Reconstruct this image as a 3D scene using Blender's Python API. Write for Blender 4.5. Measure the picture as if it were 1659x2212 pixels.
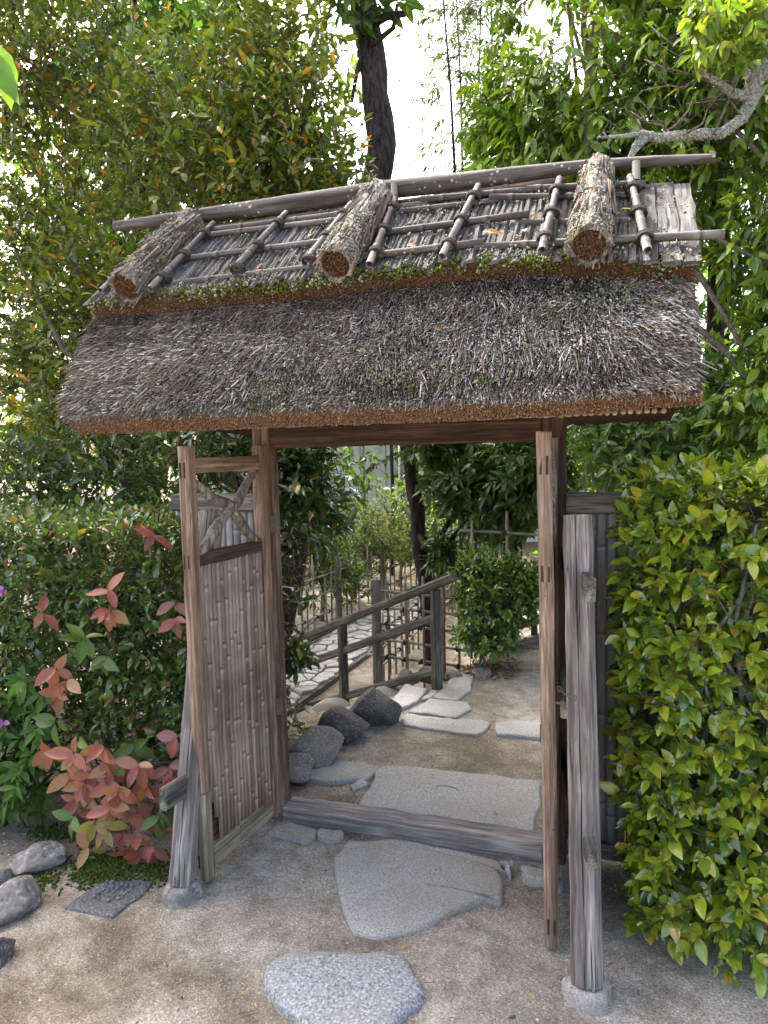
import bpy, math, random
import numpy as np
from mathutils import Matrix, Vector

# ------------------------------------------------------------------ scene, camera, sky, sun
for o in list(bpy.data.objects):
    bpy.data.objects.remove(o)
SC = bpy.context.scene
COL = SC.collection
RAD = math.radians

FPX, PCX, PCY = 1533.0, 829.5, 1106.0          # focal length and centre for a 1659 x 2212 frame
YAW, PITCH, ROLL = RAD(18.5), RAD(5.1), 0.024
CAM = np.array([1.3864, -2.6551, 1.6])
_f = np.array([-math.sin(YAW) * math.cos(PITCH), math.cos(YAW) * math.cos(PITCH), -math.sin(PITCH)])
_r0 = np.array([math.cos(YAW), math.sin(YAW), 0.0])
_u0 = np.cross(_r0, _f)
_R = _r0 * math.cos(ROLL) - _u0 * math.sin(ROLL)
_U = _u0 * math.cos(ROLL) + _r0 * math.sin(ROLL)
cam = bpy.data.cameras.new('camera')
camo = bpy.data.objects.new('camera', cam)
COL.objects.link(camo)
m = Matrix.Identity(4)
for i in range(3):
    m[i][0], m[i][1], m[i][2], m[i][3] = _R[i], _U[i], -_f[i], CAM[i]
camo.matrix_world = m
cam.sensor_fit = 'VERTICAL'
cam.sensor_height = 32.0
cam.lens = 32.0 * FPX / 2212.0
cam.clip_start, cam.clip_end = 0.05, 500.0
SC.camera = camo

SUN_EL, SUN_AZ = RAD(56), RAD(-50)              # azimuth from +Y towards +X
W = bpy.data.worlds.new('World')
SC.world = W
W.use_nodes = True
nt = W.node_tree
nt.nodes.clear()
sky = nt.nodes.new('ShaderNodeTexSky')
sky.sky_type = 'NISHITA'
sky.sun_disc = False
sky.sun_elevation, sky.sun_rotation = SUN_EL, SUN_AZ
sky.air_density, sky.dust_density, sky.ozone_density = 0.65, 5.5, 0.5
bg = nt.nodes.new('ShaderNodeBackground')
bg.inputs['Strength'].default_value = 0.15
wo = nt.nodes.new('ShaderNodeOutputWorld')
hz = nt.nodes.new('ShaderNodeMix'); hz.data_type = 'RGBA'; hz.blend_type = 'MULTIPLY'   # milky spring sky
hz.inputs[0].default_value = 1.0; hz.inputs[7].default_value = (1.0, 0.955, 0.875, 1)
nt.links.new(sky.outputs[0], hz.inputs[6]); nt.links.new(hz.outputs[2], bg.inputs[0])
nt.links.new(bg.outputs[0], wo.inputs[0])
sun = bpy.data.lights.new('sun', 'SUN')
sun.energy, sun.angle, sun.color = 2.4, RAD(3), (1.0, 0.97, 0.92)
suno = bpy.data.objects.new('sun', sun)
COL.objects.link(suno)
sd = Vector((math.sin(SUN_AZ) * math.cos(SUN_EL), math.cos(SUN_AZ) * math.cos(SUN_EL), math.sin(SUN_EL)))
suno.rotation_euler = sd.to_track_quat('Z', 'Y').to_euler()
suno.location = sd * 30
SC.view_settings.view_transform = 'Standard'
SC.view_settings.look = 'None'
SC.view_settings.gamma = 1.0
SC.view_settings.use_curve_mapping = False
SC.view_settings.exposure = 3.0
SC.render.engine = 'CYCLES'
SC.cycles.max_bounces = 8
SC.cycles.transparent_max_bounces = 4

# ------------------------------------------------------------------ helpers
def V(p): return np.array(p, float)
def unit(v):
    v = V(v); return v / (np.linalg.norm(v) + 1e-12)
def ray(x, y): return _f + _R * (x - PCX) / FPX - _U * (y - PCY) / FPX
def on_z(x, y, z=0.0):
    d = ray(x, y); return CAM + d * ((z - CAM[2]) / d[2])
def on_y(x, y, Y=0.0):
    d = ray(x, y); return CAM + d * ((Y - CAM[1]) / d[1])
def at(x, y, depth): return CAM + ray(x, y) * depth

WORLD = {}                                       # world location of every Empty
def empty(name, loc, parent=None):
    e = bpy.data.objects.new(name, None)
    e.empty_display_size = 0.05
    COL.objects.link(e)
    e.location = loc
    WORLD[e] = Vector(loc)
    if parent: hang(e, parent)
    return e
def hang(o, parent):
    o.parent = parent
    o.matrix_parent_inverse = Matrix.Translation(-WORLD.get(parent, Vector((0, 0, 0))))
def tag(o, label=None, cat=None, group=None, kind=None):
    if label: o['label'] = label
    if cat: o['category'] = cat
    if group: o['group'] = group
    if kind: o['kind'] = kind
    return o
def link(name, me, mat=None, parent=None, matrix=None, kind=None):
    o = bpy.data.objects.new(name, me)
    if mat and not me.materials: me.materials.append(mat)
    COL.objects.link(o)
    if parent: hang(o, parent)
    if matrix is not None: o.matrix_basis = matrix
    if kind: o['kind'] = kind
    return o
def smooth(me, flag=True):
    me.polygons.foreach_set('use_smooth', [flag] * len(me.polygons))
    return me

class MB:
    def __init__(s): s.v, s.f, s.c = [], [], []
    def add(s, verts, faces, col=None):
        b = len(s.v)
        s.v.extend([tuple(p) for p in verts])
        s.f.extend([tuple(i + b for i in f) for f in faces])
        if col is not None: s.c.extend([tuple(col) + (1.0,)] * len(verts))
    def tube(s, pts, rad, n=7, caps=True, col=None):
        pts = [V(p) for p in pts]
        rad = [rad] * len(pts) if np.isscalar(rad) else rad
        up = V((0, 0, 1))
        vs, fs = [], []
        t0 = unit(pts[1] - pts[0])
        a = unit(np.cross(t0, up if abs(t0[2]) < .9 else V((1, 0, 0))))
        for i, p in enumerate(pts):
            t = unit(pts[min(i + 1, len(pts) - 1)] - pts[max(i - 1, 0)])
            a = unit(a - t * (a @ t)); b = np.cross(t, a)
            for k in range(n):
                an = 2 * math.pi * k / n
                vs.append(p + (a * math.cos(an) + b * math.sin(an)) * rad[i])
        for i in range(len(pts) - 1):
            for k in range(n):
                k2 = (k + 1) % n
                fs.append((i * n + k, i * n + k2, (i + 1) * n + k2, (i + 1) * n + k))
        if caps:
            fs.append(tuple(range(n - 1, -1, -1)))
            fs.append(tuple((len(pts) - 1) * n + k for k in range(n)))
        s.add(vs, fs, col)
    def box(s, c, h, col=None):
        c, h = V(c), V(h)
        vs = [c + h * V((x, y, z)) for x in (-1, 1) for y in (-1, 1) for z in (-1, 1)]
        s.add(vs, [(0, 1, 3, 2), (4, 6, 7, 5), (0, 4, 5, 1), (2, 3, 7, 6), (0, 2, 6, 4), (1, 5, 7, 3)], col)
    def mesh(s, name, sm=False):
        me = bpy.data.meshes.new(name)
        me.from_pydata(s.v, [], s.f)
        if s.c:
            a = me.color_attributes.new('Col', 'FLOAT_COLOR', 'POINT')
            a.data.foreach_set('color', np.array(s.c, np.float32).ravel())
        me.update()
        if sm: smooth(me)
        return me
    def build(s, name, mat, parent=None, sm=False, kind=None):
        return link(name, s.mesh(name, sm), mat, parent, None, kind)

def np_mesh(name, verts, quads, tris, col=None, sm=False):
    """verts (n,3); quads (a,4); tris (b,3); col (n,4)"""
    me = bpy.data.meshes.new(name)
    nq, ntr = len(quads), len(tris)
    me.vertices.add(len(verts)); me.vertices.foreach_set('co', np.ascontiguousarray(verts, np.float32).ravel())
    loops = np.concatenate([np.asarray(quads, np.int32).ravel(), np.asarray(tris, np.int32).ravel()])
    me.loops.add(len(loops)); me.loops.foreach_set('vertex_index', loops)
    starts = np.concatenate([np.arange(nq) * 4, nq * 4 + np.arange(ntr) * 3]).astype(np.int32)
    me.polygons.add(nq + ntr); me.polygons.foreach_set('loop_start', starts)
    try: me.polygons.foreach_set('loop_total', np.concatenate([np.full(nq, 4), np.full(ntr, 3)]).astype(np.int32))
    except Exception: pass
    if col is not None:
        a = me.color_attributes.new('Col', 'FLOAT_COLOR', 'POINT')
        a.data.foreach_set('color', np.ascontiguousarray(col, np.float32).ravel())
    me.update(calc_edges=True)
    if sm: me.polygons.foreach_set('use_smooth', np.ones(nq + ntr, bool))
    return me

# ------------------------------------------------------------------ materials
class NT:
    def __init__(s, name):
        s.m = bpy.data.materials.new(name); s.m.use_nodes = True
        s.t = s.m.node_tree; s.t.nodes.clear()
        s.out = s.n('ShaderNodeOutputMaterial')
    def n(s, t, **kw):
        nd = s.t.nodes.new(t)
        for k, v in kw.items(): setattr(nd, k, v)
        return nd
    def l(s, a, b): s.t.links.new(a, b)
    def coord(s, scale=(1, 1, 1), which='Object'):
        tc = s.n('ShaderNodeTexCoord'); mp = s.n('ShaderNodeMapping')
        mp.inputs['Scale'].default_value = scale
        s.l(tc.outputs[which], mp.inputs[0]); return mp.outputs[0]
    def noise(s, vec, scale, detail=4, rough=.55, dist=0):
        nd = s.n('ShaderNodeTexNoise')
        nd.inputs['Scale'].default_value = scale; nd.inputs['Detail'].default_value = detail
        nd.inputs['Roughness'].default_value = rough; nd.inputs['Distortion'].default_value = dist
        s.l(vec, nd.inputs['Vector']); return nd.outputs['Fac']
    def voro(s, vec, scale, out='Distance', feature='F1'):
        nd = s.n('ShaderNodeTexVoronoi'); nd.feature = feature
        nd.inputs['Scale'].default_value = scale
        s.l(vec, nd.inputs['Vector']); return nd.outputs[out]
    def ramp(s, fac, stops):
        nd = s.n('ShaderNodeValToRGB'); cr = nd.color_ramp
        while len(cr.elements) < len(stops): cr.elements.new(.5)
        for e, (p, c) in zip(cr.elements, stops):
            e.position = p
            e.color = (c, c, c, 1) if np.isscalar(c) else tuple(c) + (1,)
        s.l(fac, nd.inputs[0]); return nd.outputs[0]
    def mix(s, fac, a, b, mode='MIX'):
        nd = s.n('ShaderNodeMix'); nd.data_type = 'RGBA'; nd.blend_type = mode
        for sock, v in ((nd.inputs[0], fac), (nd.inputs[6], a), (nd.inputs[7], b)):
            if isinstance(v, bpy.types.NodeSocket): s.l(v, sock)
            elif np.isscalar(v): sock.default_value = v if sock == nd.inputs[0] else (v, v, v, 1)
            else: sock.default_value = tuple(v) + (1,)
        return nd.outputs[2]
    def math(s, op, a, b=None):
        nd = s.n('ShaderNodeMath'); nd.operation = op
        for i, v in enumerate((a, b)):
            if v is None: continue
            if isinstance(v, bpy.types.NodeSocket): s.l(v, nd.inputs[i])
            else: nd.inputs[i].default_value = v
        return nd.outputs[0]
    def bump(s, h, strength=.4, dist=.01):
        nd = s.n('ShaderNodeBump'); nd.inputs['Strength'].default_value = strength
        nd.inputs['Distance'].default_value = dist
        s.l(h, nd.inputs['Height']); return nd.outputs[0]
    def attr(s, name='Col'):
        nd = s.n('ShaderNodeAttribute'); nd.attribute_name = name; return nd
    def rand(s): return s.n('ShaderNodeObjectInfo').outputs['Random']
    def bsdf(s, color, rough=.8, spec=.3, normal=None):
        b = s.n('ShaderNodeBsdfPrincipled')
        if isinstance(color, bpy.types.NodeSocket): s.l(color, b.inputs['Base Color'])
        else: b.inputs['Base Color'].default_value = tuple(color) + (1,)
        if isinstance(rough, bpy.types.NodeSocket): s.l(rough, b.inputs['Roughness'])
        else: b.inputs['Roughness'].default_value = rough
        b.inputs['Specular IOR Level'].default_value = spec
        if normal is not None: s.l(normal, b.inputs['Normal'])
        return b
    def done(s, sh):
        s.l(sh.outputs[0], s.out.inputs['Surface']); return s.m

def wood(name, dark, mid, light, grain=60, crack=.5, moss=0., worm=0.):
    t = NT(name)
    rnd = t.n('ShaderNodeObjectInfo').outputs['Random']
    tc = t.n('ShaderNodeTexCoord'); mp = t.n('ShaderNodeMapping')
    t.l(tc.outputs['Object'], mp.inputs[0])
    cmb = t.n('ShaderNodeCombineXYZ')
    off = t.math('MULTIPLY', rnd, 37.0)
    for i in range(3): t.l(off, cmb.inputs[i])
    t.l(cmb.outputs[0], mp.inputs['Location'])
    mp.inputs['Scale'].default_value = (1, 1, .045)
    v = mp.outputs[0]
    g = t.noise(v, grain, 6, .65, .3)
    g2 = t.noise(v, grain * 3.2, 3, .6)
    col = t.ramp(g, [(.36, tuple(c * .6 for c in dark)), (.43, dark), (.52, mid), (.66, light)])
    col = t.mix(t.ramp(g2, [(.38, .85), (.56, 0.)]), col, dark)
    mp2 = t.coord((1, 1, .5))
    blot = t.noise(mp2, 7, 4, .6)
    col = t.mix(t.ramp(blot, [(.35, .45), (.65, 0.)]), col, tuple(c * .55 for c in dark))
    fade = t.noise(t.coord((1, 1, .12)), 16, 3, .6)
    col = t.mix(t.ramp(fade, [(.56, 0.), (.72, .55)]), col, tuple(min(1, c * 1.45) for c in light))
    if moss:
        gz = t.noise(t.coord((1, 1, .4)), 9, 5, .6)
        col = t.mix(t.ramp(gz, [(.5, 0.), (.66, moss)]), col, (.17, .19, .11))
    h = t.mix(.5, t.ramp(g, [(.3, 0.), (.7, 1.)]), g2)
    ck = t.noise(v, grain * .55, 2, .5, .6)
    cr = t.ramp(ck, [(.485, 1.), (.5, 0.), (.515, 1.)])
    ckm = t.ramp(t.noise(t.coord((1, 1, .3)), 11, 2), [(.5, 0.), (.6, crack)])
    crm = t.math('MULTIPLY', t.math('SUBTRACT', 1.0, cr), ckm)
    col = t.mix(crm, col, (.02, .016, .013))
    h = t.math('SUBTRACT', h, t.math('MULTIPLY', crm, 1.2))
    if worm:
        w = t.voro(t.coord((1, 1, 1)), 38)
        wm = t.ramp(w, [(.06, 1.), (.1, 0.)])
        wm = t.math('MULTIPLY', wm, t.ramp(t.noise(t.coord(), 6, 2), [(.5, 0.), (.54, worm)]))
        col = t.mix(wm, col, (.015, .01, .008))
    return t.done(t.bsdf(col, .82, .25, t.bump(h, .55, .006)))

def bamboo_mat(name, a, b, c, spots=.0):
    t = NT(name)
    rnd = t.rand()
    v = t.coord((1, 1, .06))
    g = t.noise(v, 55, 6, .7)
    bl = t.noise(t.coord((1, 1, .3)), 9, 4, .6)
    col = t.mix(t.ramp(bl, [(.35, 0.), (.65, 1.)]), t.ramp(g, [(.38, a), (.62, b)]), t.ramp(g, [(.38, b), (.62, c)]))
    col = t.mix(1.0, col, t.ramp(rnd, [(0., .72), (1., 1.3)]), 'MULTIPLY')
    nd = t.attr(); sr = t.n('ShaderNodeSeparateColor'); t.l(nd.outputs['Color'], sr.inputs[0])
    col = t.mix(t.math('MULTIPLY', sr.outputs[0], .3), col, tuple(min(1, q * 1.25) for q in c))
    col = t.mix(t.math('MULTIPLY', sr.outputs[1], .7), col, tuple(q * .35 for q in a))
    if spots:
        sp = t.voro(t.coord(), 45)
        sm_ = t.math('MULTIPLY', t.ramp(sp, [(.18, 1.), (.3, 0.)]), t.ramp(t.noise(t.coord(), 5, 3), [(.5, 0.), (.58, spots)]))
        col = t.mix(sm_, col, (.42, .44, .36))
    return t.done(t.bsdf(col, .78, .2, t.bump(g, .3, .004)))

M = {}
M['wood_grey'] = wood('weathered grey wood', (.105, .09, .082), (.225, .20, .185), (.38, .35, .33), 42, 1., .3)
M['wood_brown'] = wood('weathered brown wood', (.085, .054, .037), (.185, .130, .095), (.34, .26, .20), 48, .7, 0., .9)
M['wood_stile'] = wood('sun-browned stile wood', (.155, .10, .068), (.30, .215, .155), (.47, .37, .285), 50, .7, 0., .9)
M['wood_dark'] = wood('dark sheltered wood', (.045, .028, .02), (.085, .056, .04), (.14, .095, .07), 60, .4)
M['bark_board'] = wood('grey bark board', (.045, .04, .036), (.115, .105, .098), (.23, .215, .205), 40, 1.)
M['wood_new'] = wood('pale repaired wood', (.17, .145, .095), (.30, .26, .18), (.42, .38, .28), 55, .3, .4)
M['wood_sill'] = wood('sill wood', (.14, .125, .115), (.27, .25, .235), (.40, .375, .355), 45, .6)
M['wood_rail'] = wood('handrail wood', (.05, .05, .042), (.12, .115, .10), (.24, .225, .20), 50, .8, .5)
M['wood_branch'] = wood('barked branch wood', (.14, .11, .09), (.28, .24, .205), (.45, .415, .385), 60, .6)
M['bamboo_door'] = bamboo_mat('brown door bamboo', (.105, .074, .056), (.215, .158, .125), (.43, .36, .30))
M['bamboo_grey'] = bamboo_mat('grey roof bamboo', (.026, .022, .02), (.075, .066, .061), (.19, .175, .163), .8)
M['bamboo_ridge'] = bamboo_mat('dark ridge bamboo', (.016, .013, .012), (.045, .038, .034), (.13, .116, .106), .9)
M['bamboo_wing'] = bamboo_mat('pale wing fence bamboo', (.16, .15, .15), (.29, .275, .27), (.42, .40, .39))
M['bamboo_fence'] = bamboo_mat('fence bamboo', (.11, .09, .07), (.24, .20, .16), (.40, .35, .28))
M['bamboo_under'] = bamboo_mat('sheltered bamboo', (.13, .09, .05), (.22, .16, .10), (.30, .23, .16))

def flat(name, col, rough=.9, spec=.2, var=.35, scale=30, bump=.3):
    t = NT(name)
    n1 = t.noise(t.coord(), scale, 5, .65)
    c = t.ramp(n1, [(.3, tuple(x * (1 - var) for x in col)), (.7, tuple(min(1, x * (1 + var)) for x in col))])
    return t.done(t.bsdf(c, rough, spec, t.bump(n1, bump, .004)))
M['rope'] = flat('black palm rope', (.05, .043, .037), .95, .1, .5, 200)
M['iron'] = flat('rusty iron', (.10, .075, .065), .7, .4, .5, 90)
M['hole'] = flat('dark slot', (.05, .035, .028), .95, .05)

def attr_mat(name, rough=.85, spec=.25, scale=300, bump=.3, transl=0., var=.25):
    t = NT(name)
    a = t.attr()
    n1 = t.noise(t.coord(), scale, 3, .6)
    c = t.mix(1.0, a.outputs['Color'], t.ramp(n1, [(.25, 1 - var), (.75, 1 + var)]), 'MULTIPLY')
    return t.done(t.bsdf(c, rough, spec, t.bump(n1, bump, .002)))
M['straw'] = attr_mat('weathered thatch straw', .85, .25)
M['lichen'] = attr_mat('lichen and moss', .95, .05)

def leaf_mat(name, rough=.34, spec=.5, transl=.4, vein=.3, mottle=0.):
    t = NT(name)
    a = t.attr()
    c = a.outputs['Color']
    n1 = t.noise(t.coord(), 35, 3, .6)
    c = t.mix(1.0, c, t.ramp(n1, [(.3, .78), (.7, 1.22)]), 'MULTIPLY')
    if mottle:
        vv = t.noise(t.coord(), 170, 2, .5)
        mm = t.math('MULTIPLY', t.ramp(vv, [(.56, 0.), (.62, mottle)]), t.ramp(t.noise(t.coord(), 6, 2), [(.54, 0.), (.6, 1.)]))
        c = t.mix(mm, c, (.33, .36, .10))
    al = a.outputs['Alpha']
    if vein:
        c = t.mix(t.ramp(al, [(.0, vein), (.12, 0.)]), c, (.25, .32, .12))
    b = t.bsdf(c, rough, spec, t.bump(n1, .15, .003))
    tr = t.n('ShaderNodeBsdfTranslucent')
    t.l(t.mix(1.0, c, (1.5, 1.65, .75), 'MULTIPLY'), tr.inputs['Color'])
    mx = t.n('ShaderNodeMixShader'); mx.inputs[0].default_value = transl
    t.l(b.outputs[0], mx.inputs[1]); t.l(tr.outputs[0], mx.inputs[2])
    return t.done(mx)
M['leaf'] = leaf_mat('evergreen leaf', .26, .55, .36)
M['leaf_gloss'] = leaf_mat('glossy camellia leaf', .13, .85, .28, .4, .8)
M['leaf_soft'] = leaf_mat('soft leaf', .45, .4, .45, .2)
M['leaf_red'] = leaf_mat('salmon new leaf', .36, .45, .3, .25)
M['petal'] = leaf_mat('azalea petal', .6, .2, .4, 0.)
M['leaf_dry'] = leaf_mat('fallen leaf', .7, .2, .15, .2)

def bark_mat(name, a, b, c, lich=0., scale=30):
    t = NT(name)
    v = t.coord((1, 1, .25))
    n1 = t.noise(v, scale, 6, .7, .4)
    col = t.ramp(n1, [(.36, a), (.5, b), (.66, c)])
    col = t.mix(1.0, col, t.ramp(t.rand(), [(0., .55), (1., 1.35)]), 'MULTIPLY')
    if lich:
        n2 = t.noise(t.coord(), scale * 1.1, 5, .7)
        col = t.mix(t.ramp(n2, [(.44, 0.), (.56, lich)]), col, (.40, .42, .38))
    return t.done(t.bsdf(col, .92, .12, t.bump(n1, .9, .02)))
M['bark'] = bark_mat('dark bark', (.010, .008, .006), (.028, .022, .018), (.06, .05, .042), .0)
M['bark_pale'] = bark_mat('grey bark', (.09, .08, .07), (.17, .155, .14), (.27, .25, .23), .35)
M['bark_lichen'] = bark_mat('lichen bark', (.10, .09, .075), (.24, .23, .20), (.42, .42, .38), .8, 60)
M['bark_twig'] = bark_mat('twig bark', (.06, .045, .03), (.13, .10, .07), (.22, .18, .13), .15, 60)
M['bark_strip'] = bark_mat('cedar bark strip', (.05, .045, .042), (.18, .163, .152), (.40, .375, .355), .35, 70)
M['bark_roll'] = bark_mat('cedar bark roll', (.06, .05, .04), (.18, .14, .11), (.36, .30, .26), .45, 45)

def granite(name, base, dark, light, scale=190, stain=.3, rough=.8):
    t = NT(name)
    v = t.coord()
    s1 = t.noise(v, scale, 2, .6)
    s2 = t.noise(v, scale * .45, 3, .6)
    col = t.ramp(s1, [(.34, dark), (.47, base), (.55, base), (.66, light)])
    col = t.mix(t.ramp(s2, [(.5, 0.), (.75, .45)]), col, dark)
    big = t.noise(v, 5, 5, .6)
    col = t.mix(t.ramp(big, [(.42, 0.), (.7, stain)]), col, (.20, .18, .14))
    col = t.mix(1.0, col, t.ramp(t.rand(), [(0., .8), (1., 1.15)]), 'MULTIPLY')
    h = t.mix(.4, s1, t.noise(v, 22, 5, .6))
    return t.done(t.bsdf(col, rough, .3, t.bump(h, .45, .006)))
M['granite'] = granite('pale granite slab', (.31, .31, .298), (.15, .148, .142), (.45, .447, .435), 170)
M['granite_warm'] = granite('warm granite slab', (.29, .28, .255), (.15, .142, .128), (.41, .40, .37), 170, .5)
M['granite_blue'] = granite('blue grey stone', (.225, .235, .245), (.09, .094, .10), (.40, .41, .42), 120, .2)
M['rock_dark'] = granite('dark volcanic rock', (.075, .07, .068), (.03, .028, .027), (.22, .215, .21), 110, .35, .9)
M['rock_brown'] = granite('brown rock', (.13, .12, .11), (.07, .062, .056), (.24, .23, .215), 120, .4, .9)
M['rock_grey'] = granite('rough garden rock', (.17, .165, .158), (.07, .067, .063), (.31, .305, .295), 45, .5, .9)
M['slate'] = granite('dark drain stone', (.085, .09, .10), (.04, .042, .048), (.2, .205, .215), 120, .3, .75)
M['paving'] = granite('paving stone', (.33, .33, .31), (.19, .19, .18), (.44, .44, .42), 120, .35)
M['mortar'] = granite('joint mortar', (.10, .095, .085), (.06, .057, .052), (.15, .145, .135), 150, .3, .9)

# ------------------------------------------------------------------ ground
def ground_material():
    t = NT('gravelly sand ground')
    v = t.coord()
    big = t.noise(v, 1.6, 5, .62, .4)
    mid = t.noise(v, 7, 5, .65, .3)
    fine = t.noise(v, 190, 2, .7)
    grain = t.voro(v, 210, 'Color')
    gz = t.n('ShaderNodeSeparateColor'); t.l(grain, gz.inputs[0])
    base = t.ramp(big, [(.36, (.17, .143, .108)), (.46, (.29, .256, .205)), (.58, (.375, .345, .293))])
    base = t.mix(t.ramp(mid, [(.36, .6), (.56, 0.)]), base, (.135, .11, .08))
    sp = t.ramp(gz.outputs[0], [(0., .6), (.45, .97), (.85, 1.08), (.95, 1.4), (1., 1.6)])
    col = t.mix(1.0, base, sp, 'MULTIPLY')
    col = t.mix(.5, col, t.mix(1.0, col, t.ramp(fine, [(.3, .55), (.7, 1.45)]), 'MULTIPLY'))
    # leaf mould away from the trodden sand
    geo = t.n('ShaderNodeNewGeometry'); sx = t.n('ShaderNodeSeparateXYZ'); t.l(geo.outputs['Position'], sx.inputs[0])
    far = t.n('ShaderNodeMapRange'); far.inputs[1].default_value = 4.5; far.inputs[2].default_value = 9.0
    t.l(sx.outputs['Y'], far.inputs[0])
    col = t.mix(t.math('MULTIPLY', far.outputs[0], .75), col, (.10, .08, .05))
    h = t.math('ADD', t.math('MULTIPLY', gz.outputs[1], .35), t.math('ADD', t.math('MULTIPLY', fine, .5), t.math('MULTIPLY', mid, 1.4)))
    return t.done(t.bsdf(col, .95, .12, t.bump(h, .9, .016)))
M['ground'] = ground_material()

LOW = -0.45
_bx = [-80, -3, -0.5, -0.15, 0.15, 0.45, 1.0, 3.0, 80]
_by = [0.9, 0.9, 1.0, 1.35, 1.75, 2.5, 3.6, 6.0, 80]
def gz_at(x, y):
    yb = np.interp(x, _bx, _by)
    t = np.clip((np.asarray(y) - yb) / 1.1, 0, 1)
    return LOW * t * t * (3 - 2 * t)
def build_ground():
    a = np.arange(-2.6, 3.0, .07)
    far = 3.2 * 1.28 ** np.arange(0, 14)
    xs = np.concatenate([-2.8 - far[::-1], a, 3.1 + far])
    b = np.arange(-1.9, 5.0, .07)
    ys = np.concatenate([-2.0 - far[::-1], b, 5.2 + far])
    X, Y = np.meshgrid(xs, ys)
    rng = np.random.default_rng(3)
    Z = gz_at(X, Y)
    near = np.exp(-((X - .6) ** 2 + (Y + .2) ** 2) / 6)
    for k in range(9):
        fx, fy, ph = rng.uniform(-9, 9), rng.uniform(-9, 9), rng.uniform(0, 6.3)
        Z = Z + .0024 * near * np.sin(X * fx + Y * fy + ph)
    n, mm = len(ys), len(xs)
    idx = np.arange(n * mm).reshape(n, mm)
    q = np.stack([idx[:-1, :-1], idx[:-1, 1:], idx[1:, 1:], idx[1:, :-1]], -1).reshape(-1, 4)
    me = np_mesh('ground', np.stack([X, Y, Z], -1).reshape(-1, 3), q, np.zeros((0, 3)), None, True)
    return tag(link('ground', me, M['ground']), 'pale gravelly sand ground around the gate', kind='structure')
build_ground()

# ------------------------------------------------------------------ stones
def slab(name, poly, h, mat, parent=None, seed=0, z0=-.05, bevel=.008, rough=.004, dome=0., sub=3):
    """flat stone with a broken outline: poly are world points, h the height of its top"""
    rng = np.random.default_rng(seed)
    P = [V(p)[:2] for p in poly]
    pts = []
    for i, p in enumerate(P):
        q = P[(i + 1) % len(P)]
        k = max(2, int(np.linalg.norm(q - p) / .035))
        for j in range(k):
            pts.append(p + (q - p) * j / k)
    pts = np.array(pts)
    c = pts.mean(0)
    lo = np.repeat(rng.normal(0, rough * 1.5, (len(pts) // 3 + 1, 2)), 3, 0)[:len(pts)]
    pts = pts + rng.normal(0, rough * .6, pts.shape) + lo
    n = len(pts)
    zt = h + rng.normal(0, .0012, n)
    d = pts - c
    L = np.linalg.norm(d, axis=1, keepdims=True)
    def inset(k): return c + d * np.clip(1 - k / L, .05, 1)
    rings = [np.c_[inset(-.006), np.full(n, z0)], np.c_[pts, np.full(n, max(h - bevel * 1.1, z0 + .005)) + rng.normal(0, .002, n)],
             np.c_[inset(bevel * .45), zt - bevel * .3], np.c_[inset(bevel * 1.6), zt]]
    for k in (.75, .5, .25):
        ph = rng.uniform(0, 6, 2)
        R = c + (inset(bevel * 1.6) - c) * k
        zz = h + dome * (1 - k * k) + .0022 * np.sin(R[:, 0] * 23 + ph[0]) + .0022 * np.sin(R[:, 1] * 19 + ph[1])
        rings.append(np.c_[R, zz])
    v = np.concatenate(rings + [np.array([[c[0], c[1], h + dome]])])
    f = []
    for r in range(len(rings) - 1):
        for k in range(n):
            k2 = (k + 1) % n
            f.append((r * n + k, r * n + k2, (r + 1) * n + k2, (r + 1) * n + k))
    b = (len(rings) - 1) * n
    tri = [(b + k, b + (k + 1) % n, len(v) - 1) for k in range(n)]
    org = np.array([c[0], c[1], 0])
    me = np_mesh(name, v - org, np.array(f), np.array(tri), None, False)
    o = link(name, me, mat, parent)
    o.location = org
    return o

def rock(name, c, r, mat, seed=0, cuts=9, sub=4, rough=.05, rot=0, parent=None):
    """boulder: sphere cut by random planes, then roughened"""
    import bmesh
    rng = np.random.default_rng(seed)
    bm = bmesh.new()
    bmesh.ops.create_icosphere(bm, subdivisions=sub, radius=1.0)
    co = np.array([v.co[:] for v in bm.verts])
    for k in range(cuts):
        n = unit(rng.normal(size=3) + V((0, 0, .15))); d = rng.uniform(.55, .82)
        s = co @ n - d
        co = co - np.outer(np.clip(s, 0, None), n) * .92
    nz = np.zeros(len(co))
    for k in range(14):
        fq = rng.normal(size=3) * (2.5 + k * .7)
        nz += np.sin(co @ fq + rng.uniform(0, 6)) / (3 + k)
    co = co * (1 + rough * nz[:, None])
    ca, sa = math.cos(rot), math.sin(rot)
    co = co * V(r)
    co = co @ np.array([[ca, sa, 0], [-sa, ca, 0], [0, 0, 1]])
    for v, p in zip(bm.verts, co): v.co = p
    me = bpy.data.meshes.new(name); bm.to_mesh(me); bm.free(); smooth(me)
    o = link(name, me, mat, parent); o.location = c
    return o

def r7(*p): return [on_z(553 + .4333 * x, 1382.5 + .4333 * y, 0.012) for x, y in p]
def r3(*p): return [on_z(553 + .3333 * x, 1714.3 + .3333 * y, 0.02) for x, y in p]

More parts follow.
